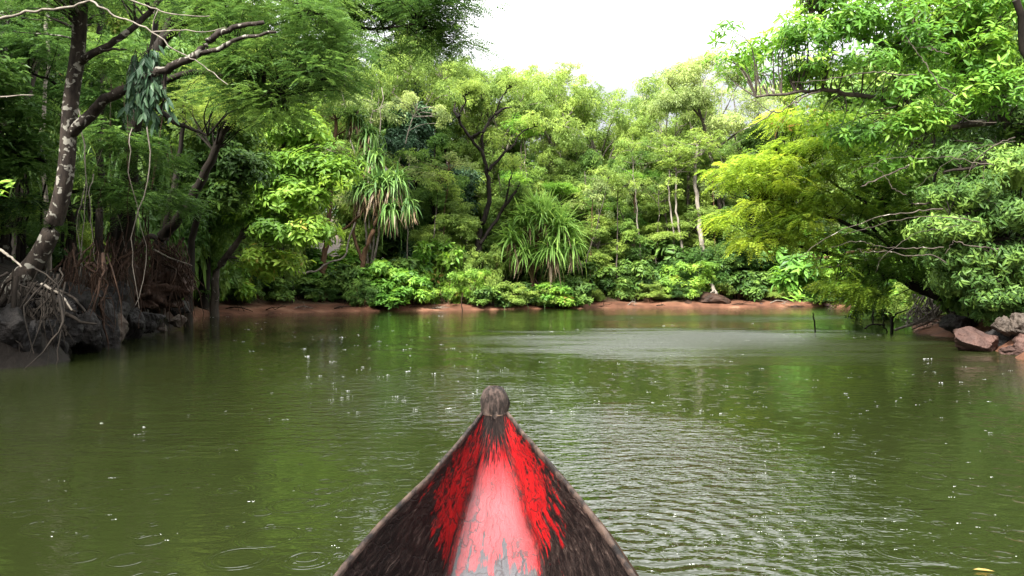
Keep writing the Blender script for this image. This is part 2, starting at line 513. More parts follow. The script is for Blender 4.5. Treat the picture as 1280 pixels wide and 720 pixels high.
# water --------------------------------------------------------------
m, t, N, L = newmat('murky_green_water')
o_ = N('ShaderNodeOutputMaterial'); p_ = N('ShaderNodeBsdfPrincipled')
p_.inputs['Base Color'].default_value = (.0095, .0126, .0034, 1)
p_.inputs['Roughness'].default_value = .045
p_.inputs['IOR'].default_value = 1.333
tc = N('ShaderNodeTexCoord')
def mth(op, a, b=None, c=None, clamp=False):
    n = N('ShaderNodeMath'); n.operation = op; n.use_clamp = clamp
    for i, x in enumerate((a, b, c)):
        if x is None: continue
        if isinstance(x, (int, float)): n.inputs[i].default_value = x
        else: L(x, n.inputs[i])
    return n.outputs[0]
spw = N('ShaderNodeSeparateXYZ'); L(tc.outputs['Object'], spw.inputs[0])
WX, WY = spw.outputs[0], spw.outputs[1]
def noise(scale, detail=3, sx=1, sy=1, rough=.5, dist=0.0):
    mp = N('ShaderNodeMapping'); mp.inputs['Scale'].default_value = (sx, sy, 1)
    L(tc.outputs['Object'], mp.inputs[0])
    n = N('ShaderNodeTexNoise'); n.inputs['Scale'].default_value = scale; n.inputs['Detail'].default_value = detail
    n.inputs['Roughness'].default_value = rough; n.inputs['Distortion'].default_value = dist
    L(mp.outputs[0], n.inputs['Vector'])
    return n.outputs['Fac']
wind = noise(.22, 3, .8, 1.1)                         # broad patches where gusts roughen the surface
def gust(cx, cy, rx, ry):
    a = mth('DIVIDE', mth('SUBTRACT', WX, cx), rx); b = mth('DIVIDE', mth('SUBTRACT', WY, cy), ry)
    q = mth('SQRT', mth('ADD', mth('MULTIPLY', a, a), mth('MULTIPLY', b, b)))
    q = mth('ADD', q, mth('MULTIPLY', mth('SUBTRACT', noise(.55, 5, .6, 1.6), .5), 2.0))
    return mth('SUBTRACT', 1.25, q, clamp=True)
calm = mth('MULTIPLY', mth('SUBTRACT', wind, .42), 1.6, clamp=True)
gusts = mth('MAXIMUM', mth('MULTIPLY', gust(4.2, 15.5, 4.8, 4.4), 1.9), mth('MAXIMUM', gust(.85, 4.4, 1.05, 2.6), mth('MULTIPLY', gust(-1.2, 7.5, 2.2, 2.6), .6)))
gusts = mth('MAXIMUM', gusts, mth('MULTIPLY', gust(9, 27, 9, 4), .7))
amp = mth('ADD', .12, mth('ADD', mth('MULTIPLY', calm, .3), mth('MULTIPLY', gusts, 1.3)))
waves = mth('MULTIPLY', mth('ADD', mth('MULTIPLY', noise(5.5, 3, .8, 1.6, .55, .4), 1.0), mth('MULTIPLY', noise(17, 2, .8, 1.5), .30)), amp)
swell = mth('MULTIPLY', noise(1.1, 2, .7, 1.2), .16)
# raindrop rings
def rings(scale, k, a):
    v = N('ShaderNodeTexVoronoi'); v.inputs['Scale'].default_value = scale; v.inputs['Randomness'].default_value = 1
    v.voronoi_dimensions = '2D'
    L(tc.outputs['Object'], v.inputs['Vector'])
    d = v.outputs['Distance']
    sc = N('ShaderNodeSeparateColor'); L(v.outputs['Color'], sc.inputs[0])
    R0 = mth('MULTIPLY', sc.outputs[0], .42)
    fall = mth('SUBTRACT', 1.0, mth('MULTIPLY', mth('ABSOLUTE', mth('SUBTRACT', d, R0)), 8.0), clamp=True)
    on = mth('GREATER_THAN', sc.outputs[1], .45)
    return mth('MULTIPLY', mth('MULTIPLY', mth('SINE', mth('MULTIPLY', d, k)), fall), mth('MULTIPLY', on, a))
rain = mth('ADD', rings(2.9, 75, .030), rings(5.2, 60, .028))
# large rings spreading on the right of the bow
def ringset(cx, cy, k, a, reach):
    q = mth('SQRT', mth('ADD', mth('POWER', mth('ABSOLUTE', mth('SUBTRACT', WX, cx)), 2.0), mth('POWER', mth('ABSOLUTE', mth('SUBTRACT', WY, cy)), 2.0)))
    f = mth('SUBTRACT', 1.0, mth('DIVIDE', q, reach), clamp=True)
    return mth('MULTIPLY', mth('MULTIPLY', mth('SINE', mth('MULTIPLY', q, k)), f), a)
rset = mth('ADD', mth('ADD', ringset(.55, 3.3, 60, .16, 1.1), ringset(.95, 4.3, 48, .10, 1.2)), ringset(.75, 2.6, 70, .14, .7))
L(mth('MULTIPLY_ADD', mth('MULTIPLY', gusts, mth('MULTIPLY', mth('SUBTRACT', WY, 6.0), .15, clamp=True)), .22, .045), p_.inputs['Roughness'])
hgt = mth('ADD', mth('ADD', waves, swell), mth('ADD', rain, rset))
b = N('ShaderNodeBump'); b.inputs['Strength'].default_value = 1.0; b.inputs['Distance'].default_value = .028
L(hgt, b.inputs['Height']); L(b.outputs[0], p_.inputs['Normal'])
L(p_.outputs[0], o_.inputs[0])
g = Geo()
g.add([(-400, -400, 0), (400, -400, 0), (400, 400, 0), (-400, 400, 0)], F4=[[0, 1, 2, 3]])
tagp(obj('river_water', g.mesh('river_water', m)), kind='structure', label='murky green river dimpled by rain')

# ------------------------------------------------------------------ canoe
def canoe():
    ys = np.array([-3.6, -3.3, -2.9, -2.4, -1.6, 0, 1.2, 1.8, 2.12, 2.37, 2.67, 3.2, 3.6, 3.86])
    wv = np.array([.05, .10, .19, .30, .40, .44, .41, .355, .318, .276, .228, .156, .098, .060])
    gv = np.array([.52, .47, .43, .40, .39, .39, .395, .40, .412, .418, .424, .427, .434, .450])
    bv = np.array([.36, .22, .08, .05, .05, .05, .05, .05, .05, .055, .085, .19, .345, .425])
    fv = np.array([.012, .03, .06, .11, .15, .17, .17, .17, .17, .168, .158, .105, .040, .014])
    cx = np.array([-.06, -.06, -.06, -.06, -.06, -.06, -.062, -.064, -.063, -.062, -.060, -.072, -.084, -.091])
    kv = np.array([.25, .05, -.08, -.14, -.16, -.16, -.16, -.16, -.16, -.155, -.15, -.10, .06, .20])
    Y = np.concatenate([np.linspace(-3.6, 1.2, 26), np.linspace(1.25, 3.86, 74)])
    f = lambda a: np.interp(Y, ys, a)
    def sm(a):
        q = f(a); k = np.array([1, 2, 3, 2, 1.]) / 9
        e = np.pad(q, 2, mode='edge'); return np.convolve(e, k, 'valid')
    W, G_, B, F_, X0, K = map(sm, (wv, gv, bv, fv, cx, kv))
    root = thing('dugout_canoe', 'worn wooden dugout canoe with red painted bow pointing up the river', 'canoe', (0, 0, 0))
    rng = np.random.default_rng(5)
    # inner surface
    T = np.concatenate([np.linspace(-1, -.34, 20), np.linspace(-.3, .3, 15), np.linspace(.34, 1, 20)])
    m_ = len(Y); k_ = len(T)
    V = np.zeros((m_, k_, 3)); UV = np.zeros((m_, k_, 2))
    for j, tt in enumerate(T):
        s = abs(tt)
        if s <= .32:
            x = F_ * (s / .32); z = B + .010 * (s / .32) ** 2
        else:
            q = (s - .32) / .68
            x = F_ + (W - F_) * (q ** .85) + .012 * np.sin(q * math.pi)
            z = B + .010 + (G_ - B - .010) * (q ** 1.05)
        V[:, j, 0] = X0 + np.sign(tt) * x; V[:, j, 1] = Y; V[:, j, 2] = z
        UV[:, j, 0] = tt; UV[:, j, 1] = Y
    # hewn unevenness
    V[:, 1:-1, :] += (np.sin(Y[:, None, None] * 9 + T[None, 1:-1, None] * 7) * .003) + rng.normal(0, .0012, (m_, k_ - 2, 3))
    i = (np.arange(m_ - 1)[:, None] * k_ + np.arange(k_ - 1)[None]).ravel()
    g = Geo(); g.add(V.reshape(-1, 3), F4=np.stack([i, i + 1, i + k_ + 1, i + k_], -1))
    me = g.mesh('interior', interior_mat(), smooth=True)
    uvl = me.uv_layers.new(name='grain')
    idx = np.zeros(len(me.loops), np.int32); me.loops.foreach_get('vertex_index', idx)
    uvl.data.foreach_set('uv', UV.reshape(-1, 2)[idx].astype(np.float32).ravel())
    tagp(obj('interior', me, root), 'hewn inside of the bow with flaking red paint')
    # outer hull
    A = np.linspace(-1, 1, 21)
    V = np.zeros((m_, 21, 3))
    for j, tt in enumerate(A):
        a = tt * math.pi / 2
        V[:, j, 0] = X0 + (W + .026) * np.sign(tt) * abs(math.sin(a)) ** .8
        V[:, j, 1] = Y + .20 * np.clip((Y - 3.2) / .66, 0, 1) * (1 - math.cos(a)) * 0
        V[:, j, 2] = K + (G_ - .012 - K) * (1 - math.cos(a)) ** .9
    i = (np.arange(m_ - 1)[:, None] * 21 + np.arange(20)[None]).ravel()
    g = Geo(); g.add(V.reshape(-1, 3), F4=np.stack([i, i + 21, i + 22, i + 1], -1))
    for e in (0, m_ - 1):
        g.add(np.vstack([V[e], [[X0[e], Y[e], G_[e] - .012]]]), F3=[[a_, a_ + 1, 21] for a_ in range(20)])
    tagp(obj('hull', g.mesh('hull', weather_mat('hull_wood', (.03, .018, .013), (.10, .065, .045), 6), smooth=True), root))
    # gunwales: worn rounded rims
    wm = weather_mat('worn_rim_wood', (.008, .005, .004), (.050, .032, .024), 30)
    for sg in (-1, 1):
        prof = [(.000, -.018), (-.003, .001), (.003, .007), (.013, .006), (.022, -.003), (.026, -.022), (.018, -.034)]
        V = np.zeros((m_, len(prof), 3))
        nz = np.convolve(rng.normal(0, .0015, m_ + 8), np.ones(9) / 3.0, 'valid')
        for j, (dx, dz) in enumerate(prof):
            V[:, j, 0] = X0 + sg * (W + dx * .82 * (1 + nz * 20) + nz * .4); V[:, j, 1] = Y; V[:, j, 2] = G_ + dz + nz
        V += rng.normal(0, .0004, V.shape)
        n_ = len(prof)
        i = (np.arange(m_ - 1)[:, None] * n_ + np.arange(n_)[None]).ravel()
        i2 = (np.arange(m_ - 1)[:, None] * n_ + (np.arange(n_) + 1)[None] % n_).ravel()
        g = Geo(); g.add(V.reshape(-1, 3), F4=np.stack([i, i2, i2 + n_, i + n_], -1))
        obj('gunwale', g.mesh('gunwale', wm, smooth=True), root)
    # carved knob of the bow: rounded head, narrow neck, stem running down
    g = Geo(); seg = 28; rows = []
    for (dz, rx, ry, yc) in [(-.50, .012, .03, 3.74), (-.36, .026, .06, 3.80), (-.20, .040, .085, 3.86), (-.075, .060, .090, 3.90), (-.03, .070, .085, 3.93), (0, .070, .085, 3.95),
                             (.03, .078, .088, 3.955), (.055, .080, .09, 3.96), (.085, .072, .085, 3.965), (.108, .062, .074, 3.97), (.125, .050, .060, 3.975), (.135, .028, .036, 3.975), (.137, .002, .003, 3.975)]:
        th = np.arange(seg) / seg * 2 * math.pi
        lump = 1 + .06 * np.sin(th * 3 + dz * 30) + .05 * np.sin(th * 7 + dz * 45) + .03 * np.sin(th * 12)
        rows.append(np.stack([-.094 + rx * lump * np.cos(th), yc + ry * lump * np.sin(th), .436 + dz + .004 * np.sin(th * 5)], -1))
    V = np.concatenate(rows); nr = len(rows)
    F = [[r * seg + a, r * seg + (a + 1) % seg, (r + 1) * seg + (a + 1) % seg, (r + 1) * seg + a] for r in range(nr - 1) for a in range(seg)]
    g.add(V, F4=F)
    kb = obj('prow_knob', g.mesh('prow_knob', weather_mat('knob_wood', (.012, .008, .006), (.075, .052, .043), 38, bump=2.5, stretch=(1, 1, .16)), smooth=True), root)
    md = kb.modifiers.new('sub', 'SUBSURF'); md.levels = md.render_levels = 2
    # a thwart to sit on, behind the viewer
    g = Geo()
    bx = np.array([(x, y, z) for x in (-.44, .32) for y in (-.85, -.62) for z in (.30, .335)])
    g.add(bx, F4=[[0, 1, 3, 2], [4, 6, 7, 5], [0, 4, 5, 1], [2, 3, 7, 6], [0, 2, 6, 4], [1, 5, 7, 3]])
    obj('seat', g.mesh('seat', wm), root)

def weather_mat(name, c1, c2, scale, bump=.5, stretch=(1, .3, 1)):
    m, t, N, L = newmat(name)
    o = N('ShaderNodeOutputMaterial'); p = N('ShaderNodeBsdfPrincipled'); p.inputs['Roughness'].default_value = .7; p.inputs['Specular IOR Level'].default_value = .15
    tc = N('ShaderNodeTexCoord'); mp = N('ShaderNodeMapping'); mp.inputs['Scale'].default_value = stretch
    L(tc.outputs['Object'], mp.inputs[0])
    n = N('ShaderNodeTexNoise'); n.inputs['Scale'].default_value = scale; n.inputs['Detail'].default_value = 10; n.inputs['Roughness'].default_value = .75
    L(mp.outputs[0], n.inputs['Vector'])
    n2 = N('ShaderNodeTexNoise'); n2.inputs['Scale'].default_value = scale * .35; n2.inputs['Detail'].default_value = 4
    L(tc.outputs['Object'], n2.inputs['Vector'])
    a = N('ShaderNodeMath'); a.operation = 'MULTIPLY_ADD'; a.inputs[1].default_value = .55
    L(n2.outputs['Fac'], a.inputs[0]); L(n.outputs['Fac'], a.inputs[2])
    s = N('ShaderNodeMath'); s.operation = 'SUBTRACT'; s.inputs[1].default_value = .27; L(a.outputs[0], s.inputs[0])
    r = colramp(N, [(.32, tuple(x * .35 for x in c1)), (.44, c1), (.62, c2), (.75, tuple(min(1, x * 1.15) for x in c2))])
    L(s.outputs[0], r.inputs[0]); L(r.outputs[0], p.inputs['Base Color'])
    b = N('ShaderNodeBump'); b.inputs['Strength'].default_value = bump; b.inputs['Distance'].default_value = .012
    L(n.outputs['Fac'], b.inputs['Height']); L(b.outputs[0], p.inputs['Normal']); L(p.outputs[0], o.inputs[0])
    return m

def interior_mat():
    m, t, N, L = newmat('flaking_red_paint_on_wood')
    o = N('ShaderNodeOutputMaterial'); p = N('ShaderNodeBsdfPrincipled')
    uv = N('ShaderNodeUVMap'); uv.uv_map = 'grain'
    sp = N('ShaderNodeSeparateXYZ'); L(uv.outputs[0], sp.inputs[0])
    def mth(op, a, b=None, c=None, clamp=False):
        n = N('ShaderNodeMath'); n.operation = op; n.use_clamp = clamp
        for i, x in enumerate((a, b, c)):
            if x is None: continue
            if isinstance(x, (int, float)): n.inputs[i].default_value = x
            else: L(x, n.inputs[i])
        return n.outputs[0]
    def nz(su, sv, scale, det=6, rough=.6, dist=0., off=0.):
        mp = N('ShaderNodeMapping'); mp.inputs['Scale'].default_value = (su, sv, 1); mp.inputs['Location'].default_value = (off, off, off)
        L(uv.outputs[0], mp.inputs[0])
        n = N('ShaderNodeTexNoise'); n.inputs['Scale'].default_value = scale; n.inputs['Detail'].default_value = det
        n.inputs['Roughness'].default_value = rough; n.inputs['Distortion'].default_value = dist
        L(mp.outputs[0], n.inputs['Vector']); return n.outputs['Fac']
    U, V = sp.outputs[0], sp.outputs[1]
    aU = mth('ABSOLUTE', U)
    grain = nz(9, 1.6, 3.0, 9, .72, .5)                 # streaks that run with the hull
    fine = nz(30, 5, 3.0, 8, .7, .3, 7)
    blot = nz(1.6, 2.2, 2.2, 5, .6, .4, 3)
    # wood
    wood = colramp(N, [(.34, (.0012, .001, .001)), (.48, (.0035, .0023, .002)), (.57, (.018, .012, .010)), (.68, (.11, .078, .064))])
    L(mth('ADD', mth('MULTIPLY', grain, .62), mth('MULTIPLY', fine, .38)), wood.inputs[0])
    # paint limits along the boat
    lim = mth('ADD', mth('ADD', 2.64, mth('MULTIPLY', mth('SUBTRACT', blot, .5), .9)), mth('MULTIPLY', mth('SUBTRACT', nz(12, 1.0, 2.0, 4, .6, 0, 9), .5), 1.1))
    lim = mth('ADD', lim, mth('MULTIPLY', mth('SUBTRACT', .40, aU, clamp=True), .15))
    wallness = mth('MULTIPLY', mth('SUBTRACT', aU, .40), 5.0, clamp=True)
    zone = mth('MULTIPLY', mth('SUBTRACT', V, lim), 14.0, clamp=True)
    top = mth('MULTIPLY', mth('SUBTRACT', mth('ADD', mth('ADD', 3.58, mth('MULTIPLY', wallness, .22)), mth('MULTIPLY', mth('SUBTRACT', grain, .5), 1.6)), V), 8.0, clamp=True)
    zone = mth('MULTIPLY', zone, top)
    # cracks and flaked-off streaks; the creases beside the floor carry bare dark wood
    crease = mth('SUBTRACT', 1.0, mth('MULTIPLY', mth('ABSOLUTE', mth('SUBTRACT', aU, .36)), 11.0), clamp=True)
    crease = mth('MULTIPLY', crease, mth('MULTIPLY', mth('SUBTRACT', nz(4, 3, 3, 6, .7, .8, 2), .36), 4.5, clamp=True))
    wallness = mth('MULTIPLY', mth('SUBTRACT', aU, .40), 5.0, clamp=True)
    cut = mth('ADD', .385, mth('MULTIPLY', wallness, .055))
    patch = nz(3.2, 3.4, 2.2, 7, .68, .7, 12)
    cut = mth('ADD', cut, mth('MULTIPLY', mth('SUBTRACT', aU, .72, clamp=True), .35))
    flake = mth('MULTIPLY', mth('SUBTRACT', mth('ADD', mth('ADD', mth('MULTIPLY', grain, .33), mth('MULTIPLY', fine, .22)), mth('MULTIPLY', patch, .45)), cut), 18.0, clamp=True)
    paint = mth('MULTIPLY', mth('MULTIPLY', zone, flake), mth('SUBTRACT', 1.0, crease, clamp=True))
    red = colramp(N, [(.25, (.03, .0015, .002)), (.5, (.17, .003, .004)), (.75, (.33, .009, .008))])
    L(mth('ADD', mth('MULTIPLY', fine, .5), mth('MULTIPLY', blot, .5)), red.inputs[0])
    # sky sheen along the bow floor, put into the colour as pinker red
    sky_sheen = mth('MULTIPLY', mth('SUBTRACT', .25, aU), 7.0, clamp=True)
    sky_sheen = mth('MULTIPLY', sky_sheen, mth('MULTIPLY', mth('SUBTRACT', nz(3, 1.5, 2.5, 6, .6, .3, 5), .30), 4.0, clamp=True))
    m1 = N('ShaderNodeMix'); m1.data_type = 'RGBA'; m1.inputs[7].default_value = (.25, .016, .020, 1)
    L(mth('MULTIPLY', sky_sheen, .6), m1.inputs['Factor']); L(red.outputs[0], m1.inputs[6])
    # grey silted floor behind the paint
    m0 = N('ShaderNodeMix'); m0.data_type = 'RGBA'; m0.inputs[7].default_value = (.04, .04, .044, 1)
    gf = mth('MULTIPLY', mth('MULTIPLY', mth('SUBTRACT', .36, aU), 6.0, clamp=True), mth('MULTIPLY', mth('SUBTRACT', 3.0, V), 1.6, clamp=True))
    L(gf, m0.inputs['Factor']); L(wood.outputs[0], m0.inputs[6])
    m2 = N('ShaderNodeMix'); m2.data_type = 'RGBA'
    L(paint, m2.inputs['Factor']); L(m0.outputs[2], m2.inputs[6]); L(m1.outputs[2], m2.inputs[7])
    # dark branching cracks
    v = N('ShaderNodeTexVoronoi'); v.feature = 'DISTANCE_TO_EDGE'; v.inputs['Scale'].default_value = 2.4
    mp = N('ShaderNodeMapping'); mp.inputs['Scale'].default_value = (3.4, 2.0, 1); L(uv.outputs[0], mp.inputs[0])
    dn = N('ShaderNodeTexNoise'); dn.inputs['Scale'].default_value = 5; dn.inputs['Detail'].default_value = 6; L(uv.outputs[0], dn.inputs['Vector'])
    vm = N('ShaderNodeVectorMath'); vm.operation = 'MULTIPLY_ADD'; vm.inputs[1].default_value = (1.2, 1.2, 0)
    L(dn.outputs['Color'], vm.inputs[0]); L(mp.outputs[0], vm.inputs[2]); L(vm.outputs[0], v.inputs['Vector'])
    cr = mth('SUBTRACT', 1.0, mth('MULTIPLY', v.outputs['Distance'], 17.0), clamp=True)
    cr = mth('MULTIPLY', cr, mth('MULTIPLY', mth('SUBTRACT', blot, .36), 6.0, clamp=True))
    m3 = N('ShaderNodeMix'); m3.data_type = 'RGBA'; m3.inputs[7].default_value = (.012, .008, .007, 1)
    L(mth('MULTIPLY', cr, .9), m3.inputs['Factor']); L(m2.outputs[2], m3.inputs[6])
    L(m3.outputs[2], p.inputs['Base Color'])
    wetp = mth('MULTIPLY', mth('MULTIPLY', mth('SUBTRACT', .40, aU), 5.0, clamp=True), mth('MULTIPLY', mth('SUBTRACT', 3.48, V), 4.0, clamp=True))
    L(mth('MULTIPLY', wetp, .40), p.inputs['Coat Weight'])
    L(mth('MULTIPLY_ADD', wetp, .28, .04), p.inputs['Specular IOR Level']); p.inputs['Coat Roughness'].default_value = .2
    ro = N('ShaderNodeMapRange'); ro.inputs['To Min'].default_value = .20; ro.inputs['To Max'].default_value = .50
    L(fine, ro.inputs['Value']); L(mth('ADD', ro.outputs[0], mth('MULTIPLY', mth('SUBTRACT', 1.0, wetp), .38)), p.inputs['Roughness'])
    b = N('ShaderNodeBump'); b.inputs['Strength'].default_value = .75; b.inputs['Distance'].default_value = .007
    h = mth('SUBTRACT', mth('ADD', mth('ADD', grain, mth('MULTIPLY', fine, .6)), mth('MULTIPLY', paint, .25)), mth('MULTIPLY', cr, .6))
    L(h, b.inputs['Height']); L(b.outputs[0], p.inputs['Normal']); L(p.outputs[0], o.inputs[0])
    return m
canoe()

# ------------------------------------------------------------------ tree prototypes (about 10 m tall, origin at the base)
def proto_umbrella(seed, leaf='feather', bark='pale'):
    rng = np.random.default_rng(seed); gt, gc = Geo(), Geo()
    lean = rng.normal(0, .5, 2)
    top = np.array([lean[0], lean[1], 6.4])
    tr = tube(gt, [(0, 0, -.4), (lean[0] * .2, 0, 2.2), (lean[0] * .6, lean[1] * .5, 4.4), top], .16, .07, 7, rng=rng, wob=.03, flare=.5)
    lobes = []; skel = [tr[len(tr) // 2:]]
    for i in range(7):
        a = i / 7 * 6.28 + rng.uniform(-.3, .3); r = rng.uniform(1.3, 2.5)
        z = 8.6 + rng.uniform(-1.0, .6) - r * .35
        c = np.array([lean[0] + r * math.cos(a), lean[1] + r * math.sin(a), z])
        lobes.append((*c, rng.uniform(1.0, 1.5), rng.uniform(1.0, 1.5), rng.uniform(.6, 1.1)))
        skel.append(tube(gt, [tr[-1 - rng.integers(0, 5)], (top + c) / 2 + [0, 0, .1], c], .06, .025, 5, rng=rng, wob=.03))
    lobes.append((lean[0], lean[1], 9.1, 1.5, 1.5, .7))
    for i in range(3):
        a = rng.uniform(0, 6.28); r = rng.uniform(.8, 1.7); z = rng.uniform(4.5, 6.4)
        lobes.append((r * math.cos(a), r * math.sin(a), z, .8, .8, .4))
    C, o, ix = in_lobes(rng, lobes, 110, .3)
    branches(gt, rng, skel, C, .025, frac=.6)
    cv = rng.uniform(.2, .8, len(C))
    pts, u = in_clumps(rng, C, rng.uniform(.35, .7, len(C)), 46, .65)
    rosettes(gc, rng, pts, u * .9 + [0, 0, .8], 4, .145, .055, np.repeat(cv, 46), el=(-.5, .6))
    return gt.mesh('trunk', BM[bark], True), gc.mesh('crown', LM[leaf])

def proto_column(seed, leaf='mid', bark='grey', leaflen=.16, w=.065, n=240, per=34, low=1.0, wide=1.9):
    rng = np.random.default_rng(seed); gt, gc = Geo(), Geo()
    tr = tube(gt, [(0, 0, -.4), (rng.normal(0, .2), 0, 3), (rng.normal(0, .4), rng.normal(0, .3), 6), (rng.normal(0, .5), 0, 9.2)], .17, .03, 7, rng=rng, wob=.04, flare=.5)
    lobes = []
    for i in range(15):
        z = low + (9.4 - low) * ((i + .5) / 15); a = rng.uniform(0, 6.28)
        k = math.sin(math.pi * min(1, (z - low + 1.6) / (10.6 - low))) ** .6
        r = rng.uniform(.2, 1.0) * wide * k
        lobes.append((r * math.cos(a), r * math.sin(a), z, wide * .62 * k * rng.uniform(.7, 1.2), wide * .62 * k * rng.uniform(.7, 1.2), rng.uniform(.5, .95)))
    C, o, ix = in_lobes(rng, lobes, n, .45)
    branches(gt, rng, [tr[3:]], C, .03, frac=.5)
    cv = np.clip(rng.uniform(.1, .9, len(lobes))[ix] * .6 + rng.uniform(0, .45, len(C)), .03, .9)
    pts, u = in_clumps(rng, C, rng.uniform(.3, .62, len(C)), per, .6)
    rosettes(gc, rng, pts, u * .7 + [0, 0, .8], 4, leaflen, w, np.repeat(cv, per), el=(-.4, .5))
    return gt.mesh('trunk', BM[bark], True), gc.mesh('crown', LM[leaf])

def proto_airy(seed):
    rng = np.random.default_rng(seed); gt, gc = Geo(), Geo(); skel = []; lobes = []
    for s in range(4):
        x, y = rng.normal(0, .35, 2); dx, dy = rng.normal(0, .9, 2)
        H = rng.uniform(7.5, 9.6)
        skel.append(tube(gt, [(x, y, -.4), (x + dx * .2, y + dy * .2, H * .35), (x + dx * .7, y + dy * .5, H * .7), (x + dx, y + dy, H)], .075, .02, 5, rng=rng, wob=.05)[6:])
        for k in range(4):
            z = rng.uniform(.38, 1.0) * H
            lobes.append((x + dx * z / H + rng.normal(0, .7), y + dy * z / H + rng.normal(0, .7), z, rng.uniform(.6, 1.2), rng.uniform(.6, 1.2), rng.uniform(.35, .7)))
    C, o, ix = in_lobes(rng, lobes, 120, .2)
    branches(gt, rng, skel, C, .022, frac=.9)
    cv = rng.uniform(.1, .9, len(C))
    pts, u = in_clumps(rng, C, rng.uniform(.3, .6, len(C)), 22, .5)
    rosettes(gc, rng, pts, u * .7 + [0, 0, .8], 4, .16, .06, np.repeat(cv, 22), el=(-.4, .5))
    return gt.mesh('trunk', BM['pale'], True), gc.mesh('crown', LM['pale'])

def proto_layered(seed, leaf='feather'):
    rng = np.random.default_rng(seed); gt, gc = Geo(), Geo(); lobes = []
    tr = tube(gt, [(0, 0, -.4), (.2, .1, 3), (-.1, .2, 6), (.1, 0, 9)], .11, .03, 6, rng=rng, wob=.04)
    for i in range(16):
        z = rng.uniform(2.5, 9.6); a = rng.uniform(0, 6.28); r = rng.uniform(.5, 2.2) * (1.1 - z / 16)
        lobes.append((r * math.cos(a), r * math.sin(a), z, rng.uniform(.7, 1.2), rng.uniform(.7, 1.2), rng.uniform(.3, .55)))
    C, o, ix = in_lobes(rng, lobes, 120, .1)
    branches(gt, rng, [tr[3:]], C, .025, frac=.7)
    cv = rng.uniform(.15, .85, len(lobes))[ix]
    pts, u = in_clumps(rng, C, rng.uniform(.35, .65, len(C)), 34, .5)
    rosettes(gc, rng, pts, u * .7 + [0, 0, .9], 4, .14, .055, np.repeat(cv, 34), el=(-.4, .5))
    return gt.mesh('trunk', BM['grey'], True), gc.mesh('crown', LM[leaf])

def proto_bush(seed, leaf='mid', ln=.26, wd=.1, big=True, n=70, per=9, k=6, tall=1.0):
    """a 2 m shrub with leafy stems down to the ground"""
    rng = np.random.default_rng(seed); gt, gc = Geo(), Geo(); skel = []; lobes = []
    for s in range(9):
        a = rng.uniform(0, 6.28); r = rng.uniform(.3, 1.1)
        e = np.array([r * math.cos(a), r * math.sin(a), rng.uniform(.8, 1.8) * tall])
        skel.append(tube(gt, [(e[0] * .1, e[1] * .1, -.25), e * [.5, .5, .55], e], .028, .01, 4, rng=rng, wob=.02))
        lobes.append((*e, rng.uniform(.35, .6), rng.uniform(.35, .6), rng.uniform(.25, .45)))
        lobes.append((e[0] * 1.15, e[1] * 1.15, e[2] * .45, .45, .45, .35))
    C, o, ix = in_lobes(rng, lobes, n, .3)
    branches(gt, rng, skel, C, .01, frac=.8, sag=.03)
    cv = np.clip(rng.uniform(.1, .9, len(lobes))[ix] * .6 + rng.uniform(0, .4, len(C)), 0, .9)
    pts, u = in_clumps(rng, C, .26, per, .7)
    rosettes(gc, rng, pts, u * .6 + o.repeat(per, 0) * .5 + [0, 0, .7], k, ln, wd, np.repeat(cv, per), big=big, el=(-.3, .5), droop=.25)
    return gt.mesh('stems', BM['brown'], True), gc.mesh('foliage', LM[leaf])

def proto_palmy(seed, leaf='under'):
    """understorey screw palm: arching narrow leaves in tufts, 3 m"""
    rng = np.random.default_rng(seed); gt, gc = Geo(), Geo()
    for s in range(5):
        x, y = rng.normal(0, .4, 2); H = rng.uniform(.7, 2.2); e = np.array([x * 1.6, y * 1.6, H])
        tube(gt, [(x, y, -.3), (x * 1.2, y * 1.2, H * .5), e], .03, .02, 5, rng=rng, wob=.02)
        M = 34
        d = rnd_unit(rng, M); d[:, 2] = rng.uniform(.1, 1.6, M); 
        strap(gc, np.repeat(e[None], M, 0) + rng.normal(0, .05, (M, 3)), d, rng.uniform(.6, 1.25, M), .045, np.clip(rng.normal(.45, .22, M), 0, .9), rng.uniform(.4, 1.1, M), seg=5)
    return gt.mesh('stems', BM['dark'], True), gc.mesh('foliage', LM[leaf])

def proto_tuft(seed):
    rng = np.random.default_rng(seed); gc = Geo(); M = 150
    b = rng.normal(0, .22, (M, 3)); b[:, 2] = 0
    d = rnd_unit(rng, M); d[:, 2] = rng.uniform(.6, 2.2, M)
    strap(gc, b, d, rng.uniform(.5, 1.1, M), .025, np.clip(rng.normal(.35, .2, M), 0, .9), rng.uniform(.4, 1.1, M), seg=5)
    return gc.mesh('riverside_tuft', LM['under'])

PROTO = {
    'umbrella': [proto_umbrella(11), proto_umbrella(12), proto_umbrella(13)],
    'column': [proto_column(21), proto_column(22, 'feather'), proto_column(23)],
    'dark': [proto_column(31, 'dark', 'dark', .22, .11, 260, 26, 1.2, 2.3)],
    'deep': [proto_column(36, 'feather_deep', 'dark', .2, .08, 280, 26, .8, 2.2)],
    'airy': [proto_airy(41), proto_airy(42)],
    'layered': [proto_layered(51), proto_layered(52, 'bright')],
}
BUSH = {
    'broad': [proto_bush(61, 'bright', .30, .12), proto_bush(62, 'mid', .28, .11)],
    'glossy': [proto_bush(63, 'gloss', .30, .12)],
    'fine': [proto_bush(64, 'feather', .13, .05, False, 90, 16, 5), proto_bush(65, 'feather_deep', .13, .05, False, 90, 16, 5)],
    'yellow': [proto_bush(66, 'lime', .20, .075, True, 80, 9, 6)],
    'palmy': [proto_palmy(71), proto_palmy(72, 'mid')],
    'tuft': [proto_tuft(75)],
}
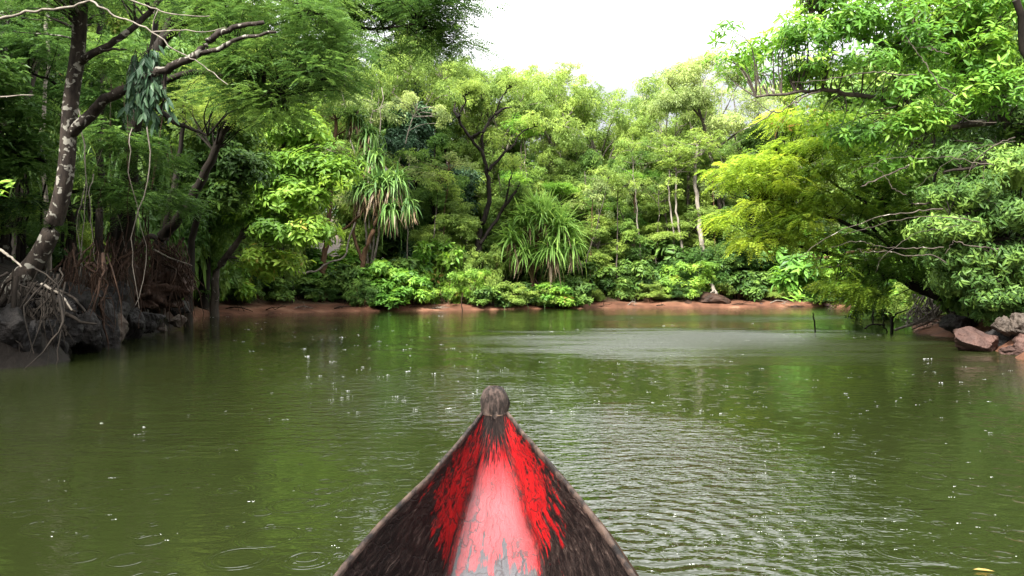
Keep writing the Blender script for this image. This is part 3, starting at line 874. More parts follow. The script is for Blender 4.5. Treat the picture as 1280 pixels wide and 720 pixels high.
LOOK = {'umbrella': 'flat topped feathery green tree', 'column': 'leafy mid green tree', 'dark': 'dark blue green bushy tree',
        'deep': 'dense deep green tree', 'airy': 'pale thin stemmed tree', 'layered': 'bright green tree with layered boughs',
        'broad': 'broad leaved green shrub', 'glossy': 'dark glossy leaved shrub', 'fine': 'fine leaved green shrub',
        'yellow': 'lime leaved shrub', 'palmy': 'narrow leaved understorey palm', 'tuft': 'tuft of arching grassy leaves'}
NAMES = {'umbrella': 'umbrella_tree', 'column': 'leafy_tree', 'dark': 'dark_tree', 'deep': 'dense_tree', 'airy': 'slender_tree', 'layered': 'layered_tree',
         'broad': 'broad_leaved_shrub', 'glossy': 'glossy_shrub', 'fine': 'fine_leaved_shrub', 'yellow': 'yellow_shrub', 'palmy': 'understorey_palm', 'tuft': 'grass_tuft'}
ORD = ['first', 'second', 'third', 'fourth', 'fifth', 'sixth', 'seventh', 'eighth', 'ninth', 'tenth', 'eleventh', 'twelfth', 'thirteenth',
       'fourteenth', 'fifteenth', 'sixteenth', 'seventeenth', 'eighteenth', 'nineteenth', 'twentieth', 'last']
placed = []
def inland(px, Y, need):
    while river_sd(np.array([(px - 640) / FPX * Y]), np.array([Y]))[0] < need and Y < 60: Y += .2
    return Y
def put(kind, X, Y, H, wide, region, var=None, rz=None, protoH=10.0, sink=0.0):
    fam = PROTO.get(kind) or BUSH[kind]
    i = len(placed)
    rr = random.Random(i * 77 + 5)
    me = fam[(var if var is not None else rr.randrange(len(fam))) % len(fam)]
    z = gz(X, Y) - sink
    sc = (wide, wide, H / protoH)
    if kind == 'tuft':
        o = obj(NAMES[kind], me); o['category'] = 'grass tuft'
    else:
        o = bpy.data.objects.new(NAMES[kind], None); COL.objects.link(o)
        o['category'] = 'tree' if kind in PROTO else ('palm' if kind == 'palmy' else 'shrub')
        a = obj('trunk' if kind in PROTO else 'stems', me[0], o)
        b_ = obj('crown' if kind in PROTO else 'foliage', me[1], o)
    o.location = (X, Y, z); o.scale = sc
    o.rotation_euler = (0, 0, rz if rz is not None else rr.uniform(0, 6.28))
    placed.append((kind, region, o))
    return o
def tree_px(kind, px, ytop, Y, wide, region, **k):
    if region == 'behind the left bank' and 0 < px < 240: Y = inland(px, Y, 1.8)
    X = (px - 640) / FPX * Y
    H = CAMH + (360 - ytop) / FPX * Y - gz(X, Y)
    return put(kind, X, Y, H * 1.02, wide, region, **k)
def bush_px(kind, px, ytop, Y, wide, region, **k):
    if region.endswith('left bank'): Y = inland(px, Y, 2.2)
    X = (px - 640) / FPX * Y
    ph = {'palmy': 3.0, 'tuft': 1.0}.get(kind, 2.1)
    H = CAMH + (360 - ytop) / FPX * Y - gz(X, Y)
    return put(kind, X, Y, max(.3, H), wide, region, protoH=ph, **k)

# ---- far bank, hindmost row: closes the forest
back = 'in the hindmost row of the far bank'
for px, yt, Y, kd, wd in [
    (300, -40, 52, 'column', 1.6), (360, -60, 50, 'deep', 1.5), (430, -50, 53, 'column', 1.6), (500, -40, 50, 'deep', 1.5), (550, 30, 52, 'column', 1.4), 
    (600, 75, 55, 'column', 1.4), (655, 92, 56, 'umbrella', 1.25), (705, 112, 58, 'airy', 1.3), (740, 128, 58, 'column', 1.2), (790, 130, 60, 'column', 1.3),
    (830, 105, 58, 'airy', 1.4), (870, 95, 60, 'column', 1.5), (930, 80, 58, 'airy', 1.5), (985, 60, 60, 'column', 1.6), (1040, 40, 56, 'column', 1.6),
    (1100, 20, 56, 'deep', 1.6), (1170, 0, 54, 'column', 1.6), (1240, 0, 54, 'deep', 1.6)]:
    tree_px(kd, px, yt, Y, wd, back)
un = 'under the trees of the far bank'
for k, px in enumerate(range(250, 1200, 30)):
    bush_px(['fine', 'broad', 'fine', 'glossy'][k % 4], px + (k * 37 % 13), 285 + (k * 53 % 40), 43.5 + (k * 29 % 5) + max(0, (px - 640) / 130) - max(0, (640 - px) / 60), 1.9, un)
# ---- second row
mid = 'in the middle row of the far bank'
for px, yt, Y, kd, wd in [
    (330, 60, 40, 'column', 1.0), (385, 20, 42, 'column', 1.1), (440, 60, 43, 'column', 1.1), (468, 95, 41, 'airy', 1.0),
    (520, 95, 43.5, 'dark', 1.15), (490, 45, 46, 'umbrella', 1.2),
    (580, 72, 49, 'umbrella', 1.15), (625, 82, 47.5, 'umbrella', 1.1), (682, 92, 49, 'umbrella', .95), (655, 150, 45, 'layered', .9),
    (705, 165, 49, 'airy', 1.1), (758, 106, 50, 'umbrella', 1.15), (735, 205, 47, 'column', .9), (800, 165, 50, 'umbrella', 1.0), (795, 215, 47, 'layered', .9),
    (835, 90, 51, 'umbrella', 1.1), (845, 150, 48, 'column', 1.0), (880, 62, 50, 'airy', 1.2), (890, 160, 49, 'umbrella', 1.1), (930, 130, 50, 'column', 1.2),
    (975, 110, 49, 'column', 1.2), (1020, 130, 50, 'airy', 1.2), (1070, 150, 49, 'column', 1.2)]:
    tree_px(kd, px, yt, Y, wd, mid)
# ---- front row of the far bank
fr = 'in the front row of the far bank'
for px, yt, Y, kd, wd in [
    (352, 170, 36.5, 'column', .8), (300, 195, 33, 'column', .7), (565, 215, 40, 'column', .75), (632, 205, 42, 'column', .8), (545, 150, 41.5, 'deep', .8), (745, 250, 44, 'column', .7), (700, 230, 44.5, 'layered', .8),
    (782, 250, 45, 'column', .75), (830, 235, 45.5, 'layered', .9), (868, 215, 46, 'column', .85), (905, 240, 45.5, 'column', .8), (940, 215, 46, 'deep', .8), (980, 250, 46.5, 'column', .8),
    (1020, 270, 47, 'dark', .7), (1062, 270, 47.5, 'column', .8), (1100, 250, 48, 'column', .9)]:
    tree_px(kd, px, yt, Y, wd, fr)
# ---- shrubs along the far bank
sh = 'on the far bank'
for px, yt, Y, kd, wd in [
    (262, 335, 30.5, 'palmy', .9), (285, 320, 32.5, 'broad', .9), (305, 345, 33, 'fine', .8), (325, 330, 34.2, 'glossy', .9), (345, 345, 34.6, 'broad', .8), (365, 335, 35.2, 'palmy', .8), (385, 345, 35.8, 'glossy', .8), (402, 352, 36, 'fine', .7),
    (422, 340, 36.6, 'palmy', .8), (440, 325, 37.5, 'glossy', 1.0), (455, 345, 36.8, 'glossy', .8), (478, 325, 37.2, 'broad', 1.0), (500, 318, 37.8, 'glossy', 1.1), (515, 338, 37.0, 'broad', .9), (540, 300, 38.8, 'broad', 1.1), (560, 338, 38.0, 'yellow', .75), (588, 334, 38.2, 'yellow', .8), (575, 305, 39.4, 'fine', 1.0),
    (600, 300, 40, 'fine', 1.0), (620, 340, 39.6, 'palmy', .7), (640, 345, 39.4, 'tuft', 1.5), (655, 350, 40.0, 'glossy', .7), (628, 362, 38.6, 'tuft', 1.3), (672, 355, 40.2, 'tuft', 1.5), (690, 345, 40.8, 'fine', .9), (712, 340, 41.2, 'broad', .95), (735, 350, 41.8, 'fine', .8), (725, 362, 41.2, 'broad', .6),
    (755, 330, 43.6, 'glossy', 1.0), (775, 345, 43.4, 'broad', .8), (795, 320, 44, 'glossy', 1.1), (812, 350, 43.6, 'fine', .8), (830, 340, 43.9, 'palmy', .8), (850, 330, 43.6, 'yellow', 1.0), (872, 325, 44, 'yellow', 1.1), (858, 350, 43.2, 'fine', .8), (895, 340, 44.4, 'fine', .9), (920, 335, 45, 'glossy', 1.0), (945, 335, 45.3, 'glossy', 1.0), (965, 350, 45.2, 'fine', .8), (990, 330, 45.8, 'broad', 1.1),
    (1012, 350, 45.6, 'glossy', .8), (1035, 335, 46.2, 'broad', 1.1), (1060, 345, 46.4, 'glossy', .9), (1085, 335, 47, 'broad', 1.1), (1110, 335, 47, 'glossy', 1.1), (1140, 330, 47.5, 'broad', 1.1)]:
    bush_px(kd, px, yt, Y, wd, sh)

for px, yt, Y, kd, wd in [
    (605, 120, 47, 'column', .9), (650, 165, 46, 'column', .9), (690, 150, 48, 'column', 1.0), (725, 160, 48.5, 'column', .9), (770, 175, 49, 'column', .9), (815, 190, 49, 'column', .9), (860, 140, 52, 'column', 1.1), (910, 120, 53, 'column', 1.2), (960, 170, 50, 'column', 1.0), (735, 255, 46, 'layered', .7), (775, 140, 55, 'column', 1.2), (670, 120, 53, 'column', 1.2), (715, 140, 55, 'column', 1.2), (625, 110, 52, 'column', 1.2), (560, 130, 48, 'column', 1.0)]:
    tree_px(kd, px, yt, Y, wd, 'amid the far bank forest')
# ---- left bank
lb = 'behind the left bank'
for px, yt, Y, kd, wd in [
    (20, -160, 21, 'deep', .9), (80, -160, 24, 'column', .9), (150, -160, 25, 'deep', 1.0), (205, -140, 28, 'column', 1.0), (255, -80, 30, 'deep', 1.0), (290, -120, 33, 'column', 1.2), (-60, -160, 17, 'deep', .9), (-120, -160, 14, 'deep', .9), (-330, -260, 11, 'deep', 1.2), (-520, -300, 9, 'deep', 1.2), (-30, -200, 28, 'deep', 1.4), (120, -160, 34, 'deep', 1.5), (215, -120, 38, 'deep', 1.5)]:  # the pair furthest left stands out of view, added to shade the bank rocks
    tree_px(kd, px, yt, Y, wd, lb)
lu = 'in the shade of the left bank'
for px, yt, Y, kd, wd in [
    (15, 130, 13.8, 'palmy', .9), (50, 170, 15, 'palmy', 1.0), (0, 230, 12.5, 'palmy', .8), (110, 150, 16.5, 'palmy', 1.0), (140, 210, 16.2, 'palmy', .9), (165, 170, 18.5, 'palmy', 1.1), (190, 215, 18.0, 'fine', .9), (205, 165, 20.5, 'palmy', 1.1), (225, 235, 21.5, 'fine', 1.0),
    (90, 245, 14.2, 'fine', .7), (245, 240, 24, 'broad', 1.0), (262, 270, 26.5, 'broad', 1.0), (240, 300, 24, 'fine', .8), (130, 100, 19, 'glossy', 1.2), (60, 60, 18, 'palmy', 1.3), (20, 20, 17, 'palmy', 1.2), (180, 60, 22, 'glossy', 1.3), (215, 285, 19.6, 'fine', .7), (60, 275, 13.2, 'fine', .7)]:
    bush_px(kd, px, yt, Y, wd, lu)
# ---- right bank
rb = 'behind the right bank'
for px, yt, Y, kd, wd in [
    (1290, -200, 18, 'deep', .9), (1360, -200, 15, 'deep', .9), (1240, -160, 23, 'column', 1.0), (1180, -60, 27, 'column', .9), (1310, -120, 28, 'deep', 1.3), (1215, -100, 34, 'deep', 1.2), (1150, 60, 31, 'column', .9), (1130, 150, 35, 'column', .9), (1420, -200, 22, 'deep', 1.2)]:
    tree_px(kd, px, yt, Y, wd, rb)
ru = 'at the foot of the right bank'
for px, yt, Y, kd, wd in [
    (1268, 300, 14.6, 'glossy', .7), (1240, 320, 16.5, 'glossy', .8), (1215, 325, 18.5, 'fine', .8), (1190, 330, 21, 'glossy', .9), (1165, 320, 23, 'broad', 1.0), (1290, 260, 15.5, 'glossy', 1.0), (1135, 325, 26, 'broad', 1.0), (1105, 330, 30, 'broad', 1.1), (1262, 345, 14.2, 'fine', .5), (1225, 350, 16.2, 'palmy', .6), (1160, 345, 21.5, 'fine', .8), (1120, 340, 27, 'glossy', 1.0)]:
    bush_px(kd, px, yt, Y, wd, ru)

for k, px in enumerate([452, 490, 615, 650, 665, 684, 702, 722, 1020, 1080]):
    Y = 30.0
    while river_sd(np.array([(px - 640) / FPX * Y]), np.array([Y]))[0] < .45: Y += .15
    bush_px(['fine', 'broad', 'glossy', 'fine', 'palmy'][k % 5], px, 346 + (k * 31 % 18), Y, .75 + (k * 13 % 5) * .08, 'at the very edge of the far bank')
groups = {}
for kind, region, o in placed: groups.setdefault((kind, region), []).append(o)
for (kind, region), os_ in groups.items():
    os_.sort(key=lambda o: o.location.x / max(o.location.y, 1))
    for i, o in enumerate(os_):
        if len(os_) == 1: o['label'] = f'the one {LOOK[kind]} {region}'
        else:
            n = len(os_); w_ = 'leftmost' if i == 0 else ('rightmost' if i == n - 1 else ORD[i] + ' from left')
            o['label'] = f'{LOOK[kind]} {region}, {w_}'
        o['group'] = ('trees ' if kind in PROTO else 'undergrowth ') + region

# ------------------------------------------------------------------ hero plants
def lobe(px, py, Y, rxp, ryp, ry):
    c = P(px, py, Y); return (*c, rxp / FPX * Y, ry, ryp / FPX * Y)
def finish(name, label, cat, base, gt, bark, gc=None, leaf=None, group=None, extra=()):
    t = thing(name, label, cat, base, group)
    if gt is not None: obj('trunk', gt.mesh('trunk', BM[bark], True, base), t)
    if gc is not None: obj('crown', gc.mesh('crown', LM[leaf], False, base), t)
    for nm, gg, mt in extra: obj(nm, gg.mesh(nm, mt, nm != 'dry_leaves', base), t)
    return t
def base_at(px, Y, dz=-.3):
    X = (px - 640) / FPX * Y
    return np.array([X, Y, gz(X, Y) + dz])

# 1. left tree with white lichen
rng = np.random.default_rng(101)
gt, gc = Geo(), Geo()
b0 = base_at(-40, 11.6)
tr = tube(gt, [b0, P(-8, 382, 11.6), P(26, 348, 11.5), P(50, 318, 11.5), P(68, 278, 11.4), P(82, 218, 11.3), P(88, 133, 11.2), P(97, 67, 11.1), P(101, 8, 11.0), P(106, -60, 11), P(110, -150, 11)],
          .24, .085, 14, v=.5, power=.35, n=4)
skel = [tr[-30:]]
l1 = tube(gt, [P(92, 165, 11.2), P(127, 130, 11), P(160, 110, 10.8), P(207, 87, 10.7), P(247, 67, 10.6), P(263, 50, 10.6), P(285, 37, 10.6), P(330, 28, 10.6)], .085, .03, 8, rng=rng, wob=.012)
l2 = tube(gt, [P(97, 80, 11.1), P(112, 70, 11), P(143, 50, 11), P(175, 28, 11.1), P(205, -10, 11.2)], .06, .035, 7, rng=rng, wob=.01)
l3 = tube(gt, [P(247, 67, 10.6), P(275, 60, 10.5), P(300, 48, 10.4), P(345, 40, 10.3)], .04, .02, 6, rng=rng, wob=.01)
l4 = tube(gt, [P(207, 87, 10.7), P(205, 120, 10.8), P(196, 155, 10.9)], .03, .012, 5, rng=rng, wob=.01)
l5 = tube(gt, [P(105, 72, 11), P(135, 62, 10.9), P(158, 62, 10.8)], .03, .012, 5, rng=rng, wob=.01)
lobes = [lobe(60, -40, 10.5, 110, 50, 1.4), lobe(150, -30, 10.8, 100, 40, 1.4), lobe(20, 10, 12, 60, 30, 1)]
C, o, ix = in_lobes(rng, lobes, 70, .2)
branches(gt, rng, [tr[-30:], l2], C, .02)
sp_, u = in_clumps(rng, C, .4, 12, .5)
dd = u * [1, 1, .3]
sprays(gc, rng, sp_, dd, 9, .34, .075, .022, np.repeat(rng.uniform(.1, .8, len(C)), 12))
rts = Geo()
for i in range(16):
    a = rng.uniform(-1.0, .9); e = P(-25 + i * 9 + rng.normal(0, 5), 400 + rng.uniform(-15, 35), 11.2)
    tube(rts, [P(5 + i * 2, 362 + rng.uniform(-12, 8), 11.5), (P(5 + i * 4, 375, 11.4) + e) / 2 + rng.normal(0, .06, 3), e], rng.uniform(.03, .07), .015, 6, rng=rng, wob=.012)
finish('lichen_barked_tree', 'tall dark leaning trunk spotted with white lichen on the near left bank', 'tree', b0, gt, 'lichen', gc, 'feather_deep', extra=[('roots', rts, BM['dark'])])

# 2. hanging epiphyte on its limb
gc = Geo(); gt = Geo()
for i in range(26):
    s = P(185 + rng.normal(0, 9), 48 + rng.uniform(0, 35), 10.75); e = s + np.array([rng.normal(0, .12), rng.normal(0, .1), -rng.uniform(.35, .95)])
    tube(gt, [s, (s + e) / 2 + rng.normal(0, .04, 3), e], .007, .003, 4, n=3)
    tt = rng.uniform(0.05, 1, 18)[:, None]; b = s * (1 - tt) + e * tt
    d = rnd_unit(rng, 18) + [0, 0, -1.6]
    leaf8(gc, b, d, rnd_unit(rng, 18) * .5 + [0, -.6, .3], rng.uniform(.14, .26, 18), .065, np.clip(rng.normal(.45, .2, 18), 0, .9), droop=.2)
t_ = thing('hanging_epiphyte', 'dark blue green leafy plant hanging from the limb of the lichen spotted tree', 'epiphyte', P(185, 48, 10.75))
obj('stems', gt.mesh('stems', BM['dark'], True, P(185, 48, 10.75)), t_); obj('foliage', gc.mesh('foliage', LM['dark'], False, P(185, 48, 10.75)), t_)

# 3. pale bare boughs of a slender tree at the left edge
rng = np.random.default_rng(103); gt = Geo(); gc = Geo()
b0 = base_at(-110, 9.6)
tube(gt, [b0, P(-95, 200, 9.6), P(-80, 40, 9.4), P(-60, -120, 9.2)], .11, .05, 8, rng=rng, wob=.02, flare=.5)
a_ = tube(gt, [P(-85, 60, 9.4), P(-40, 38, 9), P(0, 23, 8.6), P(40, 15, 8.5), P(75, 10, 8.4), P(112, 2, 8.3), P(125, 8, 8.2), P(150, 22, 8.2), P(190, 40, 8.1), P(225, 65, 8.1), P(255, 82, 8.1), P(285, 106, 8.0)], .019, .004, 6, rng=rng, wob=.008)
tube(gt, [P(-70, -60, 9.3), P(40, -40, 8.7), P(165, 1, 8.4), P(195, 12, 8.4), P(225, 19, 8.3), P(262, 20, 8.2)], .014, .004, 6, rng=rng, wob=.006)
tube(gt, [P(190, 40, 8.1), P(225, 38, 8.1), P(258, 40, 8.1), P(282, 34, 8.2)], .008, .004, 5, rng=rng, wob=.004)
tube(gt, [P(198, 12, 8.4), P(192, 26, 8.4), P(190, 40, 8.4)], .007, .003, 5)
tube(gt, [P(-90, 150, 9.4), P(-30, 124, 9.3), P(42, 119, 9.2)], .02, .006, 6, rng=rng, wob=.006)
C, o, ix = in_lobes(rng, [lobe(-70, -110, 9.2, 70, 60, 1.0)], 30, .2)
pts, u = in_clumps(rng, C, .35, 10, .5)
rosettes(gc, rng, pts, u + [0, 0, 1.], 5, .14, .05, np.repeat(rng.uniform(.2, .8, 30), 10))
lf = P(2, 232, 8.6)
cc = np.array([P(-4, 228, 8.6), P(2, 236, 8.6), P(-8, 245, 8.6)])
tube(gt, [P(-90, 260, 9.5), P(-40, 250, 9.0), P(-2, 236, 8.6)], .015, .005, 5)
rosettes(gc, rng, cc, np.tile([.2, -.4, 1.], (3, 1)), 7, .16, .06, np.array([.8, .8, .7]), big=True)
finish('slender_pale_tree', 'slender pale tree at the left edge reaching thin bare boughs overhead', 'tree', b0, gt, 'drift', gc, 'bright')

# 4. feathery overhanging trees of the left bank (canopy over the river)
def feather_tree(seed, base, path, limbs, lobes, leaf, bark, name, label, n=150, per=16, r0=.2, clump=.5, ll=.07, lw=.02, pairs=9, slen=.36):
    rng = np.random.default_rng(seed); gt, gc = Geo(), Geo()
    tr = tube(gt, [base] + path, r0, r0 * .4, 9, rng=rng, wob=.02, flare=.4); skel = [tr[len(tr) // 3:]]
    for l in limbs: skel.append(tube(gt, l, r0 * .42, r0 * .12, 7, rng=rng, wob=.015))
    C, o, ix = in_lobes(rng, lobes, n, .15)
    branches(gt, rng, skel, C, r0 * .10, frac=.8)
    pts, u = in_clumps(rng, C, clump, per, .35)
    cv = np.clip(rng.uniform(.1, .9, len(lobes))[ix] * .5 + rng.uniform(0, .5, len(C)), 0, .95)
    sprays(gc, rng, pts, u * [1, 1, .25] + o.repeat(per, 0) * [.8, .8, .1], pairs, slen, ll, lw, np.repeat(cv, per))
    return finish(name, label, 'tree', base, gt, bark, gc, leaf)
feather_tree(201, base_at(150, 17), [P(160, 260, 16.8), P(175, 130, 16.4), P(215, 20, 16), P(260, -80, 15.6)],
             [[P(205, 50, 16), P(270, 0, 15), P(340, -15, 14.4), P(400, 20, 14)], [P(185, 110, 16.3), P(240, 90, 15.6), P(300, 100, 15), P(350, 120, 14.6)], [P(180, 120, 16.3), P(215, 150, 16), P(260, 170, 15.8)]],
             [lobe(300, 20, 14.6, 70, 28, 1.3), lobe(380, 30, 14.2, 60, 25, 1.2), lobe(340, 75, 14.4, 80, 22, 1.2), lobe(400, 100, 14.4, 50, 22, 1.0), lobe(300, 120, 15, 60, 20, 1.1), lobe(240, -10, 15, 70, 30, 1.3), lobe(360, -30, 14.4, 90, 30, 1.5), lobe(420, 60, 14.2, 40, 22, 1), lobe(345, 140, 14.8, 55, 20, 1)],
             'feather_deep', 'dark', 'feathery_canopy_tree', 'feathery leaved tree on the left bank arching its drooping canopy over the river', n=300, per=18)
feather_tree(202, base_at(330, 37), [P(345, 250, 36.5), P(380, 120, 36), P(420, 20, 35), P(450, -80, 34)],
             [[P(385, 90, 35.6), P(430, 38, 34), P(470, 36, 33), P(520, 30, 32)], [P(410, 40, 35), P(460, 18, 33.5), P(500, 10, 33)], [P(420, 0, 35), P(500, -30, 33), P(570, 0, 32)]],
             [lobe(450, 5, 33.5, 60, 28, 2.5), lobe(520, 20, 32.5, 55, 26, 2.4), lobe(560, 0, 32, 45, 30, 2), lobe(575, 50, 32.6, 26, 14, 1.3), lobe(490, -40, 33, 100, 34, 3), lobe(530, 58, 33, 35, 14, 1.6), lobe(400, 15, 35, 50, 40, 2.5), lobe(470, 60, 34, 35, 14, 1.6)],
             'feather_deep', 'dark', 'tall_canopy_tree', 'tallest deep green tree left of the open sky, its boughs leaving the frame', n=300, per=22, clump=.95, ll=.15, lw=.05, pairs=6, slen=.6, r0=.3)

# 5. bright broad-leaved tree hanging over the left of the far bank
def broad_tree(seed, base, path, limbs, lobes, leaf, bark, name, label, n, per, k, ln, wd, r0=.15, clump=.4, flat=.55, el=(-.35, .45), big=True, axis=(0, 0, .8), stems=()):
    rng = np.random.default_rng(seed); gt, gc = Geo(), Geo()
    tr = tube(gt, [base] + path, r0, r0 * .4, 9, rng=rng, wob=.02, flare=.4); skel = [tr[len(tr) // 3:]]
    for l in limbs: skel.append(tube(gt, l, r0 * .42, r0 * .12, 7, rng=rng, wob=.015))
    for l, a, b in stems: tube(gt, l, a, b, 7, rng=rng, wob=.012)
    C, o, ix = in_lobes(rng, lobes, n, .25)
    branches(gt, rng, skel, C, r0 * .09, frac=.8)
    pts, u = in_clumps(rng, C, clump, per, flat)
    cv = np.clip(rng.uniform(.05, .9, len(lobes))[ix] * .5 + rng.uniform(0, .5, len(C)), 0, .97)
    rosettes(gc, rng, pts, u * .6 + o.repeat(per, 0) * .5 + np.array(axis), k, ln, wd, np.repeat(cv, per), big=big, el=el)
    return finish(name, label, 'tree', base, gt, bark, gc, leaf)
broad_tree(301, base_at(268, 28.5), [P(272, 340, 28.2), P(300, 298, 28), P(330, 230, 27.5), P(360, 170, 27)],
           [[P(320, 250, 27.6), P(360, 240, 27), P(400, 245, 26.5)], [P(345, 200, 27.2), P(385, 180, 26.6), P(420, 190, 26)], [P(300, 298, 28), P(345, 290, 27.2), P(385, 280, 26.8)]],
           [lobe(370, 160, 26.8, 45, 22, 1.2), lobe(400, 200, 26.4, 38, 20, 1.1), lobe(345, 215, 26.8, 40, 24, 1.2), lobe(375, 245, 26.6, 42, 20, 1.1), lobe(350, 285, 27, 45, 20, 1.1), lobe(392, 285, 26.6, 28, 15, .9), lobe(330, 325, 27.6, 38, 18, 1), lobe(310, 250, 27.6, 35, 28, 1.2), lobe(420, 215, 26.2, 20, 15, .8)],
           'lime', 'grey', 'bright_leaved_tree', 'bright yellow green tree leaning over the water at the left end of the far bank', 230, 14, 6, .26, .10, clump=.55)
broad_tree(302, base_at(235, 22), [P(240, 300, 21.8), P(262, 230, 21.4), P(285, 165, 21)],
           [[P(250, 260, 21.6), P(280, 240, 21), P(300, 225, 20.6)]],
           [lobe(285, 165, 21, 38, 26, 1), lobe(300, 205, 20.8, 34, 22, .9), lobe(262, 215, 21.2, 36, 26, 1), lobe(290, 245, 21, 34, 16, .9), lobe(250, 170, 21.4, 30, 24, .9)],
           'gloss', 'dark', 'dark_leaved_tree', 'small dark leaved tree in front of the bright yellow green one on the left', 130, 14, 6, .20, .08, clump=.45, r0=.12)

# trunks standing at the left bank
for (pts, r0_, bk, lab) in [
    ([(2, 340), (8, 220), (2, 100), (12, -10), (16, -120)], .16, 'lichen', 'dark mottled trunk at the left edge behind the lichen spotted tree'),
    ([(30, 330), (25, 230), (36, 120), (50, 20), (62, -90)], .13, 'grey', 'grey mottled trunk just left of the lichen spotted tree'),
    ([(125, 330), (127, 240), (128, 130), (126, 20), (128, -80)], .12, 'dark', 'straight dark trunk just right of the lichen spotted tree'),
    ([(150, 330), (146, 270), (160, 190), (186, 100), (200, 0), (206, -80)], .15, 'dark', 'dark trunk leaning right beneath the feathery canopy'),
    ([(212, 340), (215, 240), (219, 140), (224, 60), (222, -60)], .08, 'dark', 'thin upright dark trunk below the hanging epiphyte'),
    ([(60, 330), (52, 180), (60, 60), (58, -90)], .07, 'pale', 'thin pale trunk behind the lichen spotted tree')]:
    Yt = inland(pts[0][0], 14.5 + len(lab) % 4, 1.0)
    gt = Geo(); gc = Geo(); b0 = base_at(pts[0][0], Yt)
    tube(gt, [b0] + [P(x, y, Yt) for x, y in pts[1:]], r0_ * .72, r0_ * .4, 9, rng=rng, wob=.03, flare=.5)
    tp = P(*pts[-1], Yt)
    C = tp + rng.normal(0, .7, (26, 3)) * [1.2, 1.2, .6]
    branches(gt, rng, [np.array([tp, tp - [0, 0, .5]])], C, .02)
    pp, u = in_clumps(rng, C, .5, 12, .4)
    sprays(gc, rng, pp, u, 8, .35, .08, .026, np.repeat(rng.uniform(.1, .7, 26), 12))
    finish('shaded_tree', lab, 'tree', b0, gt, bk, gc, 'feather_deep', group='trunks standing on the left bank')

feather_tree(206, base_at(95, 15.5), [P(90, 300, 15.4), P(80, 200, 15.2), P(95, 90, 15), P(100, 0, 14.8)],
             [[P(82, 220, 15.2), P(50, 200, 14.8), P(20, 195, 14.5)], [P(85, 180, 15.2), P(120, 165, 15), P(155, 170, 14.8)], [P(90, 120, 15), P(50, 95, 14.6), P(15, 90, 14.4)], [P(88, 240, 15.3), P(130, 235, 15), P(165, 245, 14.8)]],
             [lobe(20, 130, 14.4, 30, 22, .7), lobe(45, 200, 14.6, 32, 22, .7), lobe(15, 255, 14.4, 24, 18, .6), lobe(120, 120, 14.9, 32, 22, .7), lobe(150, 175, 14.8, 30, 20, .7), lobe(120, 225, 14.9, 30, 18, .7), lobe(165, 255, 15.2, 28, 18, .7), lobe(60, 60, 14.6, 40, 26, .8), lobe(150, 70, 14.9, 36, 22, .7), lobe(200, 200, 15.6, 26, 22, .7), lobe(50, 275, 14.8, 26, 14, .6), lobe(215, 250, 17, 26, 18, .7)],
             'feather_deep', 'dark', 'understorey_feathery_tree', 'fine leaved understorey tree spreading between the dark trunks of the left bank', n=170, per=15, r0=.09, clump=.4, ll=.08, lw=.026)
# leaning tree on the undercut bank with exposed roots
rng = np.random.default_rng(105)
gt, gc, rt = Geo(), Geo(), Geo()
b0 = base_at(196, 18.6, 0)
tube(gt, [b0, P(198, 312, 18.4), P(218, 280, 18.2), P(245, 240, 18), P(268, 190, 17.8), P(300, 120, 17.6), P(330, 70, 17.5)], .17, .05, 8, rng=rng, wob=.015)
tube(gt, [P(205, 300, 18.3), P(214, 250, 18.3), P(224, 200, 18.4), P(232, 120, 18.6)], .10, .04, 7, rng=rng, wob=.015)
tube(gt, [P(170, 320, 18.5), P(186, 296, 18.4), P(200, 300, 18.3)], .08, .06, 7, rng=rng)
for i in range(190):
    s = P(rng.uniform(145, 232), rng.uniform(296, 335), 18.2 + rng.normal(0, .25))
    e = np.array([s[0] + rng.normal(.15, .3), s[1] - rng.uniform(-.1, .6), max(-.1, s[2] - rng.uniform(.5, 1.9))])
    tube(rt, [s, (s + e) / 2 + rng.normal(0, .13, 3), e], rng.choice([.008, .012, .02, .035], p=[.4, .35, .15, .1]), .005, 5, n=4, rng=rng, wob=.012)
for i in range(14):
    s = P(205 + rng.normal(0, 8), 318 + rng.normal(0, 6), 18.1); e = P(238 + rng.normal(0, 8), rng.uniform(340, 395), 17.9)
    tube(rt, [s, (s + e) / 2 + [.1, 0, .12], e], .02, .008, 5, n=4, rng=rng, wob=.01)
C, o, ix = in_lobes(rng, [lobe(300, 130, 17.6, 40, 30, .9), lobe(330, 75, 17.5, 50, 28, .9), lobe(250, 120, 18.4, 40, 36, .9)], 90, .2)
branches(gt, rng, [np.array([P(268, 190, 17.8), P(300, 120, 17.6), P(330, 70, 17.5), P(232, 120, 18.6)])], C, .018)
pts, u = in_clumps(rng, C, .4, 14, .4)
sprays(gc, rng, pts, u * [1, 1, .3], 8, .32, .075, .024, np.repeat(rng.uniform(.2, .9, len(C)), 14))
finish('undercut_tree', 'dark leaning tree with its tangle of reddish roots hanging bare over the left bank', 'tree', b0, gt, 'dark', gc, 'feather', extra=[('roots', rt, BM['root'])])

